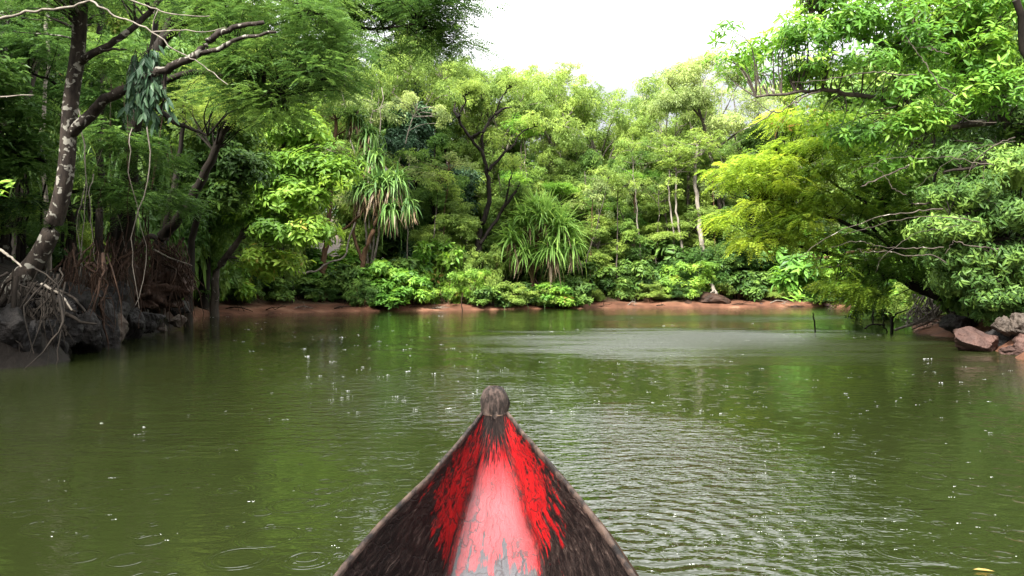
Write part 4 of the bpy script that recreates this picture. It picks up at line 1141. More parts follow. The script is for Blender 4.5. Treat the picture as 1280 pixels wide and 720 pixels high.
for i, (px, pw, py0, py1, Y, n, lab) in enumerate([
    (45, 40, 335, 372, 11.0, 46, 'mat of dark roots gripping the boulders under the lichen spotted tree'),
    (105, 30, 300, 345, 13.2, 60, 'curtain of brown roots hanging behind the upright rock slab'),
    (145, 25, 290, 335, 15.2, 60, 'brown root curtain between the rock slab and the undercut tree')]):
    gt = Geo()
    for k in range(n):
        s_ = P(px + rng.uniform(-pw, pw), rng.uniform(py0, py1), Y + rng.normal(0, .3)); e = s_ + np.array([rng.normal(.05, .25), -rng.uniform(0, .5), -rng.uniform(.4, 1.5)]); e[2] = max(e[2], -.05)
        tube(gt, [s_, (s_ + e) / 2 + rng.normal(0, .12, 3), e], rng.choice([.008, .014, .026, .045], p=[.4, .35, .15, .1]), .006, 5, n=4, rng=rng, wob=.014)
    o0 = P(px, py1, Y)
    tagp(obj('root_mat', gt.mesh('root_mat', BM['dark' if i == 0 else 'root'], True, o0), loc=o0), lab, 'roots')
# earth clod under those roots
def boulder(name, label, c, s, mat, seed, group=None, cat='boulder', rough=.22, facets=7, rot=0., parentless=True):
    rng = np.random.default_rng(seed)
    import bmesh
    from mathutils import noise as mn
    bm = bmesh.new(); bmesh.ops.create_icosphere(bm, subdivisions=5, radius=1)
    planes = unit(rng.normal(size=(facets + 6, 3))); offs = rng.uniform(.5, .82, facets + 6)
    sh = Vector(rng.uniform(-50, 50, 3))
    for v in bm.verts:
        p = np.array(v.co)
        for n, d in zip(planes, offs):
            q = p @ n
            if q > d: p = p - n * (q - d) * .95
        pv = Vector(p)
        k = 1 + rough * (.30 * mn.fractal(pv * 1.6 + sh, 1.0, 2.0, 3) + .10 * mn.fractal(Vector((pv.x * 6, pv.y * 6, pv.z * 2.5)) + sh, .8, 2.1, 4))
        ck = abs(mn.noise(Vector((pv.x * 2.6, pv.y * 2.6, pv.z * 1.1)) + sh * 2))
        k -= rough * .22 * max(0, 1 - ck * 9)
        v.co = Vector(p * k * np.array(s))
    me = bpy.data.meshes.new(name); bm.to_mesh(me); bm.free()
    for f in me.polygons: f.use_smooth = True
    me.materials.append(mat)
    o = obj(name, me, loc=c); o.rotation_euler = (rng.uniform(-.3, .3), rng.uniform(-.3, .3), rot)
    return tagp(o, label, cat, group)
def rockmat(name, c1, c2, c3=None, scale=2.5):
    m, t, N, L = newmat(name)
    o = N('ShaderNodeOutputMaterial'); p = N('ShaderNodeBsdfPrincipled'); p.inputs['Roughness'].default_value = .6; p.inputs['Specular IOR Level'].default_value = .15
    tc = N('ShaderNodeTexCoord')
    n = N('ShaderNodeTexNoise'); n.inputs['Scale'].default_value = scale; n.inputs['Detail'].default_value = 10; n.inputs['Roughness'].default_value = .65
    n.inputs['Distortion'].default_value = .5
    L(tc.outputs['Object'], n.inputs['Vector'])
    st = [(.32, c1), (.62, c2)]
    if c3: st.append((.74, c3))
    r = colramp(N, st); L(n.outputs['Fac'], r.inputs[0]); L(r.outputs[0], p.inputs['Base Color'])
    v = N('ShaderNodeTexNoise'); v.inputs['Scale'].default_value = scale * 6; v.inputs['Detail'].default_value = 6; L(tc.outputs['Object'], v.inputs['Vector'])
    a = N('ShaderNodeMath'); a.operation = 'MULTIPLY_ADD'; a.inputs[1].default_value = .3
    L(v.outputs['Fac'], a.inputs[0]); L(n.outputs['Fac'], a.inputs[2])
    b = N('ShaderNodeBump'); b.inputs['Strength'].default_value = .9; b.inputs['Distance'].default_value = .12
    L(a.outputs[0], b.inputs['Height']); L(b.outputs[0], p.inputs['Normal']); L(p.outputs[0], o.inputs[0])
    return m
RK_D = rockmat('wet_dark_rock', (.003, .0028, .003), (.012, .010, .009), (.038, .033, .029))
RK_R = rockmat('reddish_rock', (.022, .013, .011), (.072, .040, .032), (.11, .075, .062))
RK_G = rockmat('grey_brown_rock', (.022, .017, .014), (.075, .058, .046))
RK_E = rockmat('red_earth', (.010, .006, .004), (.045, .024, .016))
boulder('earth_clod', 'reddish earth clod held by the bare roots of the undercut left bank', P(215, 362, 18.5), (.6, .8, .55), RK_E, 5, rough=1.6, cat='earth clod')
boulder('earth_clod', 'dark earth overhang under the leaning tree left of the bare roots', P(170, 372, 18.0), (.8, .8, .6), RK_E, 6, rough=1.6, cat='earth clod')
LB = 'dark boulders lining the left bank'
for i, (px, py, Y, sx, sy, sz, lab) in enumerate([
    (8, 425, 10.5, .42, .5, .62, 'tall dark boulder at the left edge of the photo in the water'), (33, 440, 10.6, .20, .3, .42, 'narrow dark rock standing beside the leftmost boulder'),
    (52, 430, 11.2, .30, .4, .50, 'ribbed dark boulder second along the left waterline'), (70, 405, 11.9, .36, .4, .62, 'large dark boulder below the foot of the lichen spotted trunk'),
    (30, 395, 11.6, .40, .4, .5, 'dark boulder wedged behind the leftmost ones'), (76, 437, 11.5, .16, .2, .30, 'small pointed dark rock at the waterline under the lichen spotted tree'),
    (100, 418, 12.6, .34, .4, .50, 'dark boulder right of the small pointed rock'), (122, 405, 13.6, .32, .4, .62, 'upright slab of dark rock leaning over the left waterline'),
    (95, 385, 12.9, .40, .5, .6, 'dark boulder high on the left bank'), (148, 410, 14.8, .30, .3, .38, 'dark rock with pale chipped foot at the left waterline'),
    (163, 404, 16.0, .34, .4, .42, 'squat dark rock left of the bare roots'), (185, 402, 17.0, .32, .4, .34, 'dark rock just under the bare roots'),
    (202, 411, 18.6, .22, .2, .13, 'pale flat stone in the water below the bare roots'), (222, 402, 19.6, .25, .3, .18, 'grey stone right of the pale flat one'),
    (140, 375, 15.0, .5, .5, .6, 'dark boulder in the shade above the slab of rock'), (225, 385, 21.0, .4, .5, .4, 'dark rounded rock at the right end of the left bank')]):
    Yc = Y
    boulder('bank_boulder', lab, P(px, py, Yc), (sx, sy, sz), RK_G if 'pale' in lab or 'grey' in lab else RK_D, 400 + i, LB, rough=.5, rot=i * .7)
RB = 'reddish boulders on the right bank'
for i, (px, py, Y, sx, sy, sz, mt, lab) in enumerate([
    (1218, 430, 13.0, .50, .45, .28, RK_R, 'largest slanting reddish boulder in the water on the right'), (1254, 407, 12.9, .18, .22, .20, RK_G, 'small brown round rock on top between the right boulders'),
    (1278, 408, 12.6, .24, .3, .22, RK_G, 'brown rock cut by the right edge of the photo'), (1280, 441, 12.2, .36, .35, .16, RK_R, 'low flat reddish boulder at the right edge by the water'),
    (1250, 425, 13.2, .30, .3, .36, RK_D, 'shaded black rock between the reddish boulders'), (1300, 420, 12.4, .4, .4, .3, RK_R, 'reddish boulder beyond the right edge'), (1195, 405, 15.2, .4, .4, .28, RK_D, 'dark rock behind the slanting reddish boulder')]):
    boulder('shore_boulder', lab, P(px, py, Y), (sx, sy, sz), mt, 500 + i, RB, rough=.5, rot=i * .9 + .2)
FB = 'stones along the far waterline'
for i, (px, py, Y, sx, sz, lab) in enumerate([
    (952, 384, 43.5, .45, .26, 'pale reddish stone at the far waterline right of the fallen trunk'), (978, 386, 42.5, .30, .12, 'small pale stone in the far shallows'),
    (1000, 385, 43, .7, .12, 'flat pale stone below the small rosette plant'), (1035, 382, 43.6, .4, .18, 'pale stone at the far right waterline'), (885, 377, 43.4, 1.4, .55, 'red earth mound on the far bank behind the fallen trunk'),
    (858, 380, 42.9, .8, .35, 'low red mound left of the fallen trunk'), (600, 378, 38.6, .8, .35, 'brown mound at the foot of the centre shrubs')]):
    boulder('far_stone', lab, P(px, py, Y), (sx, sx * .8, sz), RK_R if 'mound' not in lab else RK_E, 600 + i, FB, cat='stone')

# hanging vines of the left bank
vrng = np.random.default_rng(77)
for i in range(20):
    px = vrng.uniform(95, 235); Y = vrng.uniform(13.5, 17.5) if px < 190 else vrng.uniform(17, 19)
    top = P(px, vrng.uniform(60, 260), Y); bot = P(px + vrng.normal(0, 7), vrng.uniform(330, 400), Y)
    gt = Geo(); tube(gt, [top, top * .7 + bot * .3 + vrng.normal(0, .10, 3), top * .3 + bot * .7 + vrng.normal(0, .12, 3), bot], vrng.choice([.006, .01, .016]), .005, 5, rng=vrng, wob=.015)
    vines = globals().setdefault('vines', [])
    o = obj('hanging_vine', gt.mesh('hanging_vine', BM['pale' if vrng.random() < .25 else 'root'], True, top), loc=top)
    tagp(o, 'thin bare vine', 'vine', 'vines hanging over the left bank'); vines.append((px, o))
vines.sort(key=lambda q: q[0])
for k, (q, o) in enumerate(vines): o['label'] = 'thin bare vine hanging in the shade of the left bank, ' + ('leftmost' if k == 0 else 'rightmost' if k == len(vines) - 1 else ORD[k] + ' from left')
for i, (pts, lab) in enumerate([([(0, 312), (14, 322), (27, 334)], 'short pale dead stick slanting out at the left edge above the boulders'), ([(52, 355), (75, 368), (90, 388)], 'pale dead stick lying across the boulders under the lichen spotted tree'), ([(192, 312), (212, 322), (240, 332)], 'pale broken stick over the bare roots')]):
    gt = Geo(); Yk = [10.2, 11.0, 17.8][i]; pp = [P(x, y, Yk - .1 * k) for k, (x, y) in enumerate(pts)]
    tube(gt, pp, .022, .012, 6, rng=vrng, wob=.004)
    tagp(obj('dead_stick', gt.mesh('dead_stick', BM['drift'], True, pp[0]), loc=pp[0]), lab, 'stick')

# ------------------------------------------------------------------ trees of the far bank seen on their own
rng = np.random.default_rng(111); gt, gc = Geo(), Geo(); Y = 39.6
b0 = base_at(600, Y)
tr = tube(gt, [b0, P(600, 330, Y), P(598, 300, Y), P(603, 278, Y), P(611, 255, Y), P(611, 235, Y), P(607, 207, Y), P(602, 190, Y), P(586, 170, Y), P(574, 147, Y), P(582, 128, Y), P(578, 118, Y)], .20, .04, 8, rng=rng, wob=.02, power=.8)
sk = [tr[-12:]]
for l in [[(603, 190), (603, 170), (610, 153), (619, 143), (625, 126), (636, 109)], [(610, 213), (622, 201), (632, 190), (642, 182), (648, 170), (656, 163), (672, 158)], [(590, 172), (598, 166), (604, 165)],
          [(600, 305), (625, 268), (634, 245), (637, 225), (642, 214)], [(628, 262), (645, 238), (650, 228)], [(619, 143), (630, 136), (640, 134)], [(574, 147), (568, 138), (569, 128)]]:
    sk.append(tube(gt, [P(x, y, Y + rng.normal(0, .2)) for x, y in l], .10, .03, 6, rng=rng, wob=.02))
C, o, ix = in_lobes(rng, [lobe(590, 112, Y, 22, 9, .8), lobe(642, 104, Y, 20, 8, .8), lobe(664, 152, Y, 18, 8, .7), lobe(620, 175, Y + .4, 16, 6, .6), lobe(645, 205, Y, 16, 7, .6)], 60, .1)
branches(gt, rng, sk, C, .02)
pts, u = in_clumps(rng, C, .6, 20, .6)
rosettes(gc, rng, pts, u * .8 + [0, 0, .8], 4, .15, .055, np.repeat(rng.uniform(.3, .9, len(C)), 20))
finish('forked_tree', 'dark crooked forked tree with nearly bare boughs at the centre of the far bank', 'tree', b0, gt, 'dark', gc, 'feather')

for (pts, Y, r0_, bk, lf, lab) in [
    ([(403, 350), (406, 320), (409, 290), (414, 240), (418, 200), (420, 150)], 37.4, .17, 'brown', 'mid', 'upright red brown trunk left of the drooping pandanus'),
    ([(842, 340), (842, 289), (836, 240), (838, 190)], 44.6, .07, 'pale', 'feather', 'thin pale trunk on the far bank, left of a pair'),
    ([(858, 345), (851, 300), (845, 255), (846, 200)], 44.4, .09, 'pale', 'feather', 'straight pale trunk on the far bank, right of a pair'),
    ([(882, 345), (877, 300), (873, 261), (868, 215), (872, 180)], 44.8, .18, 'pale', 'feather', 'thick pale trunk standing over the red mound of the far bank'),
    ([(862, 300), (860, 250), (861, 200)], 46.0, .16, 'grey', 'mid', 'grey trunk behind the pale pair on the far bank'),
    ([(385, 345), (380, 310), (378, 270)], 38.4, .10, 'brown', 'mid', 'short brown trunk left of the red brown one'),
    ([(690, 150), (694, 130), (700, 95)], 52.0, .12, 'pale', 'pale', 'pale distant trunk below the skyline of the centre trees')]:
    gt, gc = Geo(), Geo(); b0 = base_at(pts[0][0], Y)
    tube(gt, [b0] + [P(x, y, Y) for x, y in pts], r0_, r0_ * .5, 7, rng=rng, wob=.03, flare=.4)
    tp = P(*pts[-1], Y); C = tp + rng.normal(0, .8, (26, 3)) * [1, 1, .5]
    branches(gt, rng, [np.array([tp, tp - [0, 0, .8], tp - [0, 0, 1.6]])], C, .025)
    pp, u = in_clumps(rng, C, .5, 20, .4)
    rosettes(gc, rng, pp, u * .5 + [0, 0, 1.], 4, .17, .07, np.repeat(rng.uniform(.2, .9, 26), 20))
    finish('standing_trunk_tree', lab, 'tree', b0, gt, bk, gc, lf, group='trees with bare trunks on the far bank')
srng = np.random.default_rng(606)
for k, px in enumerate([507, 533, 552, 648, 722, 736, 752, 771, 786, 806, 822, 893, 912, 926, 948, 966, 1002, 1026]):
    Y = inland(px, 36.0, 2.4 + srng.uniform(0, 1.5)); gt, gc = Geo(), Geo(); b0 = base_at(px, Y)
    h = srng.uniform(120, 190); ln = srng.normal(0, 10)
    q = [P(px + ln * t + srng.normal(0, 1.5), 372 - h * t, Y) for t in (.3, .6, 1.)]
    a = srng.uniform(.03, .075)
    sk_ = tube(gt, [b0] + q, a, a * .4, 6, rng=srng, wob=.03)
    C = q[-1] + srng.normal(0, .7, (16, 3)) * [1, 1, .6]
    branches(gt, srng, [sk_[-8:]], C, .018)
    pp, u = in_clumps(srng, C, .42, 22, .6)
    rosettes(gc, srng, pp, u * .8 + [0, 0, .8], 4, .14, .055, np.repeat(srng.uniform(.1, .9, 16), 22), el=(-.4, .5))
    finish('slim_trunk_tree', 'slim bare stemmed tree fronting the far forest, ' + ('leftmost' if k == 0 else 'rightmost' if k == 17 else ORD[k] + ' from left'), 'tree', b0, gt, ['pale', 'grey', 'brown'][k % 3], gc, ['mid', 'feather', 'pale'][k % 3], group='slim trees at the front of the far forest')
for k, px in enumerate([262, 296, 342, 380, 428, 520, 548, 612, 752, 790, 826, 924, 975, 1042]):
    Y = inland(px, 28.0, .35); c = base_at(px, Y, .03); gt = Geo(); a = srng.uniform(-.5, .5); l_ = srng.uniform(.5, 1.4)
    d_ = np.array([math.cos(a), math.sin(a) * .4, srng.uniform(-.05, .25)]) * l_
    tube(gt, [c - d_ * .5, c + srng.normal(0, .06, 3) + [0, 0, .08], c + d_ * .5], .035, .012, 5, rng=srng, wob=.01)
    for q in range(3): tube(gt, [c + d_ * srng.uniform(-.3, .3), c + d_ * srng.uniform(-.2, .5) + [0, -.1, srng.uniform(-.15, .35)]], .014, .005, 4, rng=srng)
    tagp(obj('fallen_branch', gt.mesh('fallen_branch', BM[['drift', 'dark', 'root'][k % 3]], True, c), loc=c), 'fallen branch lying on the red mud of the far bank, ' + ('leftmost' if k == 0 else 'rightmost' if k == 13 else ORD[k] + ' from left'), 'branch', 'fallen branches along the far waterline')
# pale fallen trunk running down into the water
gt = Geo(); pp = [P(878, 335, 44.3), P(890, 358, 43.6), P(900, 378, 43), P(907, 388, 42.5)]
tube(gt, pp, .10, .14, 7, rng=rng, wob=.02)
for l in [[(893, 362), (880, 374), (872, 384)], [(896, 366), (892, 378), (884, 386)]]: tube(gt, [P(x, y, 43.2) for x, y in l], .05, .03, 5, rng=rng, wob=.01)
tagp(obj('fallen_log', gt.mesh('fallen_log', BM['pale'], True, pp[-1]), loc=pp[-1]), 'pale fallen trunk slanting from the far bank down into the water', 'fallen trunk')
gt = Geo(); pp = [P(354, 326, 36.2), P(362, 336, 36), P(378, 341, 35.8), P(396, 338, 35.8), P(409, 329, 35.8), P(430, 321, 35.9), P(436, 300, 36.1), P(444, 278, 36.3)]
tube(gt, pp, .06, .04, 6, rng=rng, wob=.015)
tagp(obj('looping_vine', gt.mesh('looping_vine', BM['pale'], True, pp[0]), loc=pp[0]), 'pale looping liana crossing the red brown trunk', 'vine')

# ------------------------------------------------------------------ pandanus
def pandanus(seed, base, heads, leaf, label, trunks, n=90, ln=2.0, wd=.09, roots=True, dry=.3, bk='brown', up=1.0):
    rng = np.random.default_rng(seed); gt, gc, gd, gr = Geo(), Geo(), Geo(), Geo()
    for tpts, r in trunks: tube(gt, tpts, r, r * .7, 8, rng=rng, wob=.02)
    for (c, sc, dr) in heads:
        M = int(n * sc)
        d = rnd_unit(rng, M); d[:, 2] = np.abs(d[:, 2]) * 1.3 + rng.uniform(-.35, .7, M) * up
        b = np.repeat(c[None], M, 0) + rng.normal(0, .16 * sc, (M, 3))
        strap(gc, b, d, rng.uniform(.6, 1.15, M) * ln * sc, wd, np.clip(rng.normal(.5, .24, M), 0, .95), rng.uniform(.25, 1.25, M) * dr, seg=8, tipdrop=1.1)
        M2 = int(M * dry)
        if M2:
            d = rnd_unit(rng, M2); d[:, 2] = -rng.uniform(.6, 2, M2)
            strap(gd, np.repeat(c[None], M2, 0) + rng.normal(0, .15, (M2, 3)) - [0, 0, .1], d, rng.uniform(.5, .9, M2) * ln * sc, wd * .9, rng.uniform(0, .9, M2), rng.uniform(.1, .5, M2), seg=5)
    t = finish('pandanus', label, 'pandanus', base, gt, bk, gc, leaf)
    if gd.n: obj('dry_leaves', gd.mesh('dry_leaves', LM['straw'], False, base), t)
    if roots:
        for i in range(12):
            a = rng.uniform(0, 6.28); r = rng.uniform(.5, 1.1); e = np.array([base[0] + r * math.cos(a), base[1] + r * math.sin(a), base[2] - .1])
            s = np.array(base) + [rng.normal(0, .08), rng.normal(0, .08), rng.uniform(.9, 1.7)]
            tube(gr, [s, (s + e) / 2 + rng.normal(0, .05, 3) + [0, 0, .1], e], .04, .035, 6, rng=rng)
        obj('prop_roots', gr.mesh('prop_roots', BM['root'], True, base), t)
b0 = base_at(448, 36.8, 0)
hd = [(P(475, 232, 36), 1.0, 1.0), (P(452, 238, 36.2), .8, 1.1), (P(495, 228, 36), .85, 1.1), (P(490, 262, 35.8), .75, 1.3), (P(462, 170, 37), .8, 1.4), (P(445, 148, 37.3), .7, 1.4), (P(510, 255, 36), .6, 1.4), (P(468, 200, 36.6), .8, 1.3)]
pandanus(701, b0, hd, 'pand', 'tall pandanus with drooping grey green straps and dry skirts on the far left bank',
         [([b0, P(455, 320, 36.6), P(470, 280, 36.2), P(478, 240, 36)], .14), ([P(455, 330, 36.6), P(442, 290, 36.5), P(452, 245, 36.2)], .09), ([P(412, 298, 36.6), P(436, 282, 36.4), P(452, 265, 36.2), P(470, 240, 36)], .07), ([P(470, 270, 36.2), P(462, 220, 36.8), P(462, 172, 37)], .08), ([P(462, 200, 37), P(448, 170, 37.2), P(445, 148, 37.3)], .06), ([P(475, 270, 36.2), P(495, 262, 36), P(510, 250, 36)], .06)], n=200, ln=1.8, wd=.10, dry=.32)
b0 = base_at(668, 40.6, 0)
hd = [(P(680, 276, 40), 1.0, .6), (P(658, 280, 40.2), .85, .6), (P(702, 288, 39.8), .95, .8), (P(640, 300, 40), .75, .8), (P(690, 312, 39.6), .9, .95), (P(714, 308, 39.8), .75, 1.1), (P(655, 318, 40), .7, .9), (P(672, 262, 40.4), .7, .5)]
pandanus(702, b0, hd, 'pand_bright', 'bright green pandanus with a mop of long straps in the middle of the far bank',
         [([b0, P(665, 340, 40.5), P(672, 300, 40.2), P(680, 270, 40)], .14), ([P(668, 340, 40.4), P(690, 315, 40), P(700, 282, 39.8)], .09), ([P(664, 340, 40.4), P(652, 315, 40), P(645, 292, 40)], .08)], n=230, ln=2.3, wd=.115, dry=.1)
b0 = base_at(820, 44.5, 0)

# ------------------------------------------------------------------ right bank
RBK = []
# multi-stemmed leaning tree with yellow-green layered sprays
rng = np.random.default_rng(131); gt, gc = Geo(), Geo()
b0 = base_at(1232, 18.6, -.1)
tr = tube(gt, [b0, P(1211, 397, 18.6), P(1192, 386, 18.5), P(1172, 371, 18.4), P(1150, 362, 18.3), P(1129, 350, 18.2), P(1105, 341, 18.1), P(1068, 326, 18), P(1018, 312, 17.8), P(985, 305, 17.6)], .19, .03, 10, rng=rng, wob=.02, power=.7)
sk = [tr[22:]]
for l, a in [
    ([(1172, 371), (1150, 345), (1137, 326), (1104, 301), (1050, 276), (1000, 262), (955, 254)], .085),
    ([(1150, 362), (1135, 335), (1122, 308), (1112, 275), (1100, 247), (1080, 215), (1060, 190)], .075),
    ([(1160, 366), (1150, 320), (1140, 272), (1136, 230), (1120, 180), (1095, 130)], .07),
    ([(1165, 368), (1165, 320), (1160, 270), (1170, 210), (1160, 140)], .06),
    ([(1137, 326), (1110, 312), (1085, 308), (1050, 312)], .035),
    ([(1129, 350), (1120, 320), (1095, 290), (1070, 262), (1035, 240), (1000, 228)], .055),
    ([(1112, 275), (1085, 255), (1050, 235), (1010, 205), (970, 190)], .045),
    ([(1180, 378), (1150, 352), (1128, 325), (1085, 300)], .05),
    ([(1120, 300), (1080, 270), (1030, 250), (980, 240)], .035),
    ([(1140, 340), (1115, 292), (1085, 268), (1060, 240)], .04)]:
    Yl = 18.2 + rng.normal(0, .3)
    sk.append(tube(gt, [P(x, y, Yl - .12 * i) for i, (x, y) in enumerate(l)], a, a * .3, 7, rng=rng, wob=.012)[5:])
lb_ = [lobe(960, 205, 17.2, 40, 9, .9), lobe(1000, 185, 17.4, 45, 9, 1.0), lobe(930, 225, 17.0, 26, 7, .7), lobe(975, 235, 17.2, 45, 8, .9), lobe(1030, 215, 17.4, 45, 10, .9), lobe(950, 258, 17.0, 32, 7, .7),
       lobe(1000, 262, 17.2, 42, 8, .9), lobe(960, 296, 17.2, 30, 7, .7), lobe(1010, 296, 17.2, 48, 8, .9), lobe(1060, 300, 17.6, 36, 7, .8), lobe(1040, 160, 17.6, 40, 12, .9), lobe(985, 150, 17.4, 30, 9, .7), lobe(1075, 260, 17.8, 40, 9, .9), lobe(940, 305, 17, 16, 5, .5), lobe(1085, 195, 17.8, 40, 12, .9), lobe(985, 277, 17, 40, 6, .8), lobe(1045, 322, 17.6, 30, 5, .7)]
lb_ += [lobe(1015, 340, 17.2, 30, 7, .7), lobe(1048, 358, 17.4, 30, 8, .7), lobe(1085, 372, 17.6, 28, 7, .7), lobe(1100, 325, 17.4, 34, 9, .8), lobe(1140, 300, 17.4, 30, 10, .8), lobe(1150, 335, 17.2, 22, 8, .6), lobe(915, 275, 17, 16, 8, .6), lobe(1070, 345, 17.8, 22, 7, .6), lobe(1100, 230, 18, 36, 14, .9), lobe(1130, 265, 18, 30, 14, .9), lobe(905, 212, 16.9, 14, 8, .5), lobe(1020, 245, 17.2, 40, 10, .8)]
lb_ = [(a, b, c, d, e, f * 1.15) for a, b, c, d, e, f in lb_]
C, o, ix = in_lobes(rng, lb_, 340, .05)
branches(gt, rng, sk, C, .016, frac=.95, sag=.02)
pts, u = in_clumps(rng, C, .40, 18, .26)
cv = np.clip(rng.uniform(.25, .75, len(lb_))[ix] * .5 + rng.uniform(0, .5, len(C)) - np.clip((C[:, 0] - 6.8) * .16, 0, .4), 0, .93)
sprays(gc, rng, pts, u * [1, .9, .45] + [-.45, -.2, -.12], 8, .34, .085, .03, np.repeat(cv, 18), droop=.45)
finish('leaning_layered_tree', 'many stemmed tree leaning out from the right bank with flat yellow green sprays', 'tree', b0, gt, 'dark', gc, 'yellow')

def limbpx(l, Y0, dY): return [P(x, y, Y0 + dY * i) for i, (x, y) in enumerate(l)]
def bare_boughs():
    rr = np.random.default_rng(888); L_ = []
    for k in range(15):
        x, y = rr.uniform(1120, 1290), rr.uniform(60, 330); q = [(x, y)]
        dx, dy = -rr.uniform(14, 32), rr.uniform(-12, 9)
        for j in range(5):
            q.append((q[-1][0] + dx, q[-1][1] + dy)); dx += rr.normal(0, 7); dy += rr.normal(1.5, 6)
        a = rr.uniform(.005, .013)
        L_.append((limbpx(q, rr.uniform(12.6, 13.3), .05), a, a * .35))
    return L_
# overhanging broadleaf tree filling the upper right
broad_tree(141, base_at(1330, 15.6), [P(1320, 300, 15.4), P(1280, 180, 15.0), P(1247, 140, 14.8), P(1220, 100, 14.6), P(1180, 63, 14.4), P(1140, 27, 14.2), P(1100, -30, 14)],
           [limbpx([(1250, 150), (1167, 160), (1120, 133), (1077, 120), (1027, 114), (985, 117), (945, 121)], 14.8, -.15),
            limbpx([(1260, 160), (1230, 110), (1218, 62)], 14.6, 0), limbpx([(1180, 63), (1120, 60), (1060, 40), (1000, 20)], 14.4, -.1)],
           [lobe(1040, 30, 13.8, 55, 22, 1.1), lobe(1100, 20, 13.9, 60, 26, 1.2), lobe(1000, 55, 13.9, 35, 16, .8), lobe(1080, 75, 14, 60, 22, 1.0), lobe(1150, 60, 14.2, 55, 26, 1.1), lobe(1130, 110, 14.2, 55, 20, .9), lobe(1190, 20, 14.4, 60, 30, 1.2), lobe(1060, -30, 14, 80, 30, 1.4), lobe(1170, -40, 14.4, 80, 30, 1.3), lobe(945, 62, 14.2, 24, 10, .7), lobe(905, 40, 14.2, 14, 12, .4), lobe(960, 95, 14.4, 30, 12, .7), lobe(1150, 150, 14.4, 45, 15, .8), lobe(1010, 90, 14.2, 30, 12, .7), lobe(985, 40, 14.1, 24, 16, .8), lobe(915, 70, 14.3, 22, 12, .6), lobe(1020, -5, 14, 30, 18, .9), lobe(900, 95, 14.5, 16, 9, .5), lobe(1230, 60, 13.8, 50, 30, .9), lobe(1210, 120, 13.9, 45, 24, .9), lobe(1265, 110, 13.6, 30, 30, .7), lobe(1110, 165, 14.4, 40, 14, .7), lobe(1015, 145, 14.8, 34, 12, .7), lobe(1060, 165, 14.8, 36, 14, .7), lobe(1100, 205, 14.9, 34, 14, .7), lobe(1150, 195, 14.6, 30, 14, .7), lobe(1250, 0, 13.8, 50, 30, .9)],
           'bright', 'grey', 'overhanging_broadleaf_tree', 'bright broad leaved tree arching from the right bank across the top right', 480, 9, 6, .15, .050, r0=.17, clump=.36,
           stems=[(limbpx([(1025, 114), (1008, 120), (990, 130), (975, 140), (960, 137), (940, 125)], 13.9, 0), .018, .006), (limbpx([(968, 138), (945, 155), (912, 168)], 13.8, 0), .014, .004),
                  (limbpx([(1077, 233), (1100, 222), (1125, 212), (1160, 195), (1187, 184), (1220, 186), (1255, 195), (1300, 230)], 13.8, .2), .012, .03),
                  (limbpx([(1140, 254), (1160, 254), (1177, 250), (1213, 262), (1263, 274), (1310, 290)], 14.0, .2), .014, .04),
                  *bare_boughs(), (limbpx([(1167, 160), (1175, 142), (1168, 118), (1190, 102)], 14.2, 0), .014, .006), (limbpx([(1120, 133), (1095, 138), (1078, 155)], 14.2, 0), .012, .005)])
broad_tree(142, base_at(1345, 14.4), [P(1335, 300, 14.2), P(1310, 200, 13.8), P(1290, 100, 13.4), P(1270, 0, 13)],
           [limbpx([(1310, 260), (1250, 262), (1200, 270), (1160, 282)], 14, -.12), limbpx([(1305, 200), (1240, 205), (1180, 215)], 13.8, -.12), limbpx([(1310, 300), (1250, 300), (1205, 310)], 14.2, -.1)],
           [lobe(1285, 150, 14.6, 35, 30, .9), lobe(1200, 195, 14.2, 34, 12, .7), lobe(1250, 210, 13.8, 45, 22, .9), lobe(1205, 240, 13.9, 40, 16, .8), lobe(1255, 268, 13.8, 40, 20, .8), lobe(1185, 285, 14, 34, 14, .7), lobe(1230, 318, 14, 42, 18, .8), lobe(1275, 330, 13.9, 30, 20, .8), lobe(1190, 320, 14.3, 22, 14, .6), lobe(1270, 365, 14, 30, 10, .5), lobe(1215, 350, 14.2, 26, 12, .6), lobe(1245, 372, 14, 26, 9, .5), lobe(1190, 352, 14.8, 18, 9, .5)],
           'gloss', 'dark', 'glossy_leaved_tree', 'dark glossy leaved tree hanging low over the reddish boulders', 400, 13, 6, .125, .042, r0=.15, clump=.38, axis=(-.4, -.4, .3), el=(-.8, .2))
broad_tree(143, base_at(1180, 23), [P(1170, 300, 22.8), P(1150, 200, 22.5), P(1130, 120, 22.2), P(1110, 60, 22)],
           [limbpx([(1160, 240), (1110, 220), (1070, 225)], 22.6, -.1), limbpx([(1150, 180), (1100, 160), (1060, 150)], 22.4, -.1), limbpx([(1160, 300), (1110, 320), (1060, 330), (1020, 335)], 22.6, -.2)],
           [lobe(1090, 160, 22, 50, 26, 1.4), lobe(1140, 130, 22.3, 50, 40, 1.4), lobe(1130, 220, 22.2, 50, 30, 1.4), lobe(1080, 235, 22.2, 40, 24, 1.2), lobe(1170, 270, 22.4, 40, 30, 1.3), lobe(1100, 90, 22.4, 40, 26, 1.2), lobe(1050, 110, 22.4, 36, 20, 1.0)],
           'mid', 'dark', 'backing_tree', 'mid green tree standing behind the leaning layered tree on the right', 260, 12, 5, .20, .08, r0=.17, clump=.5)
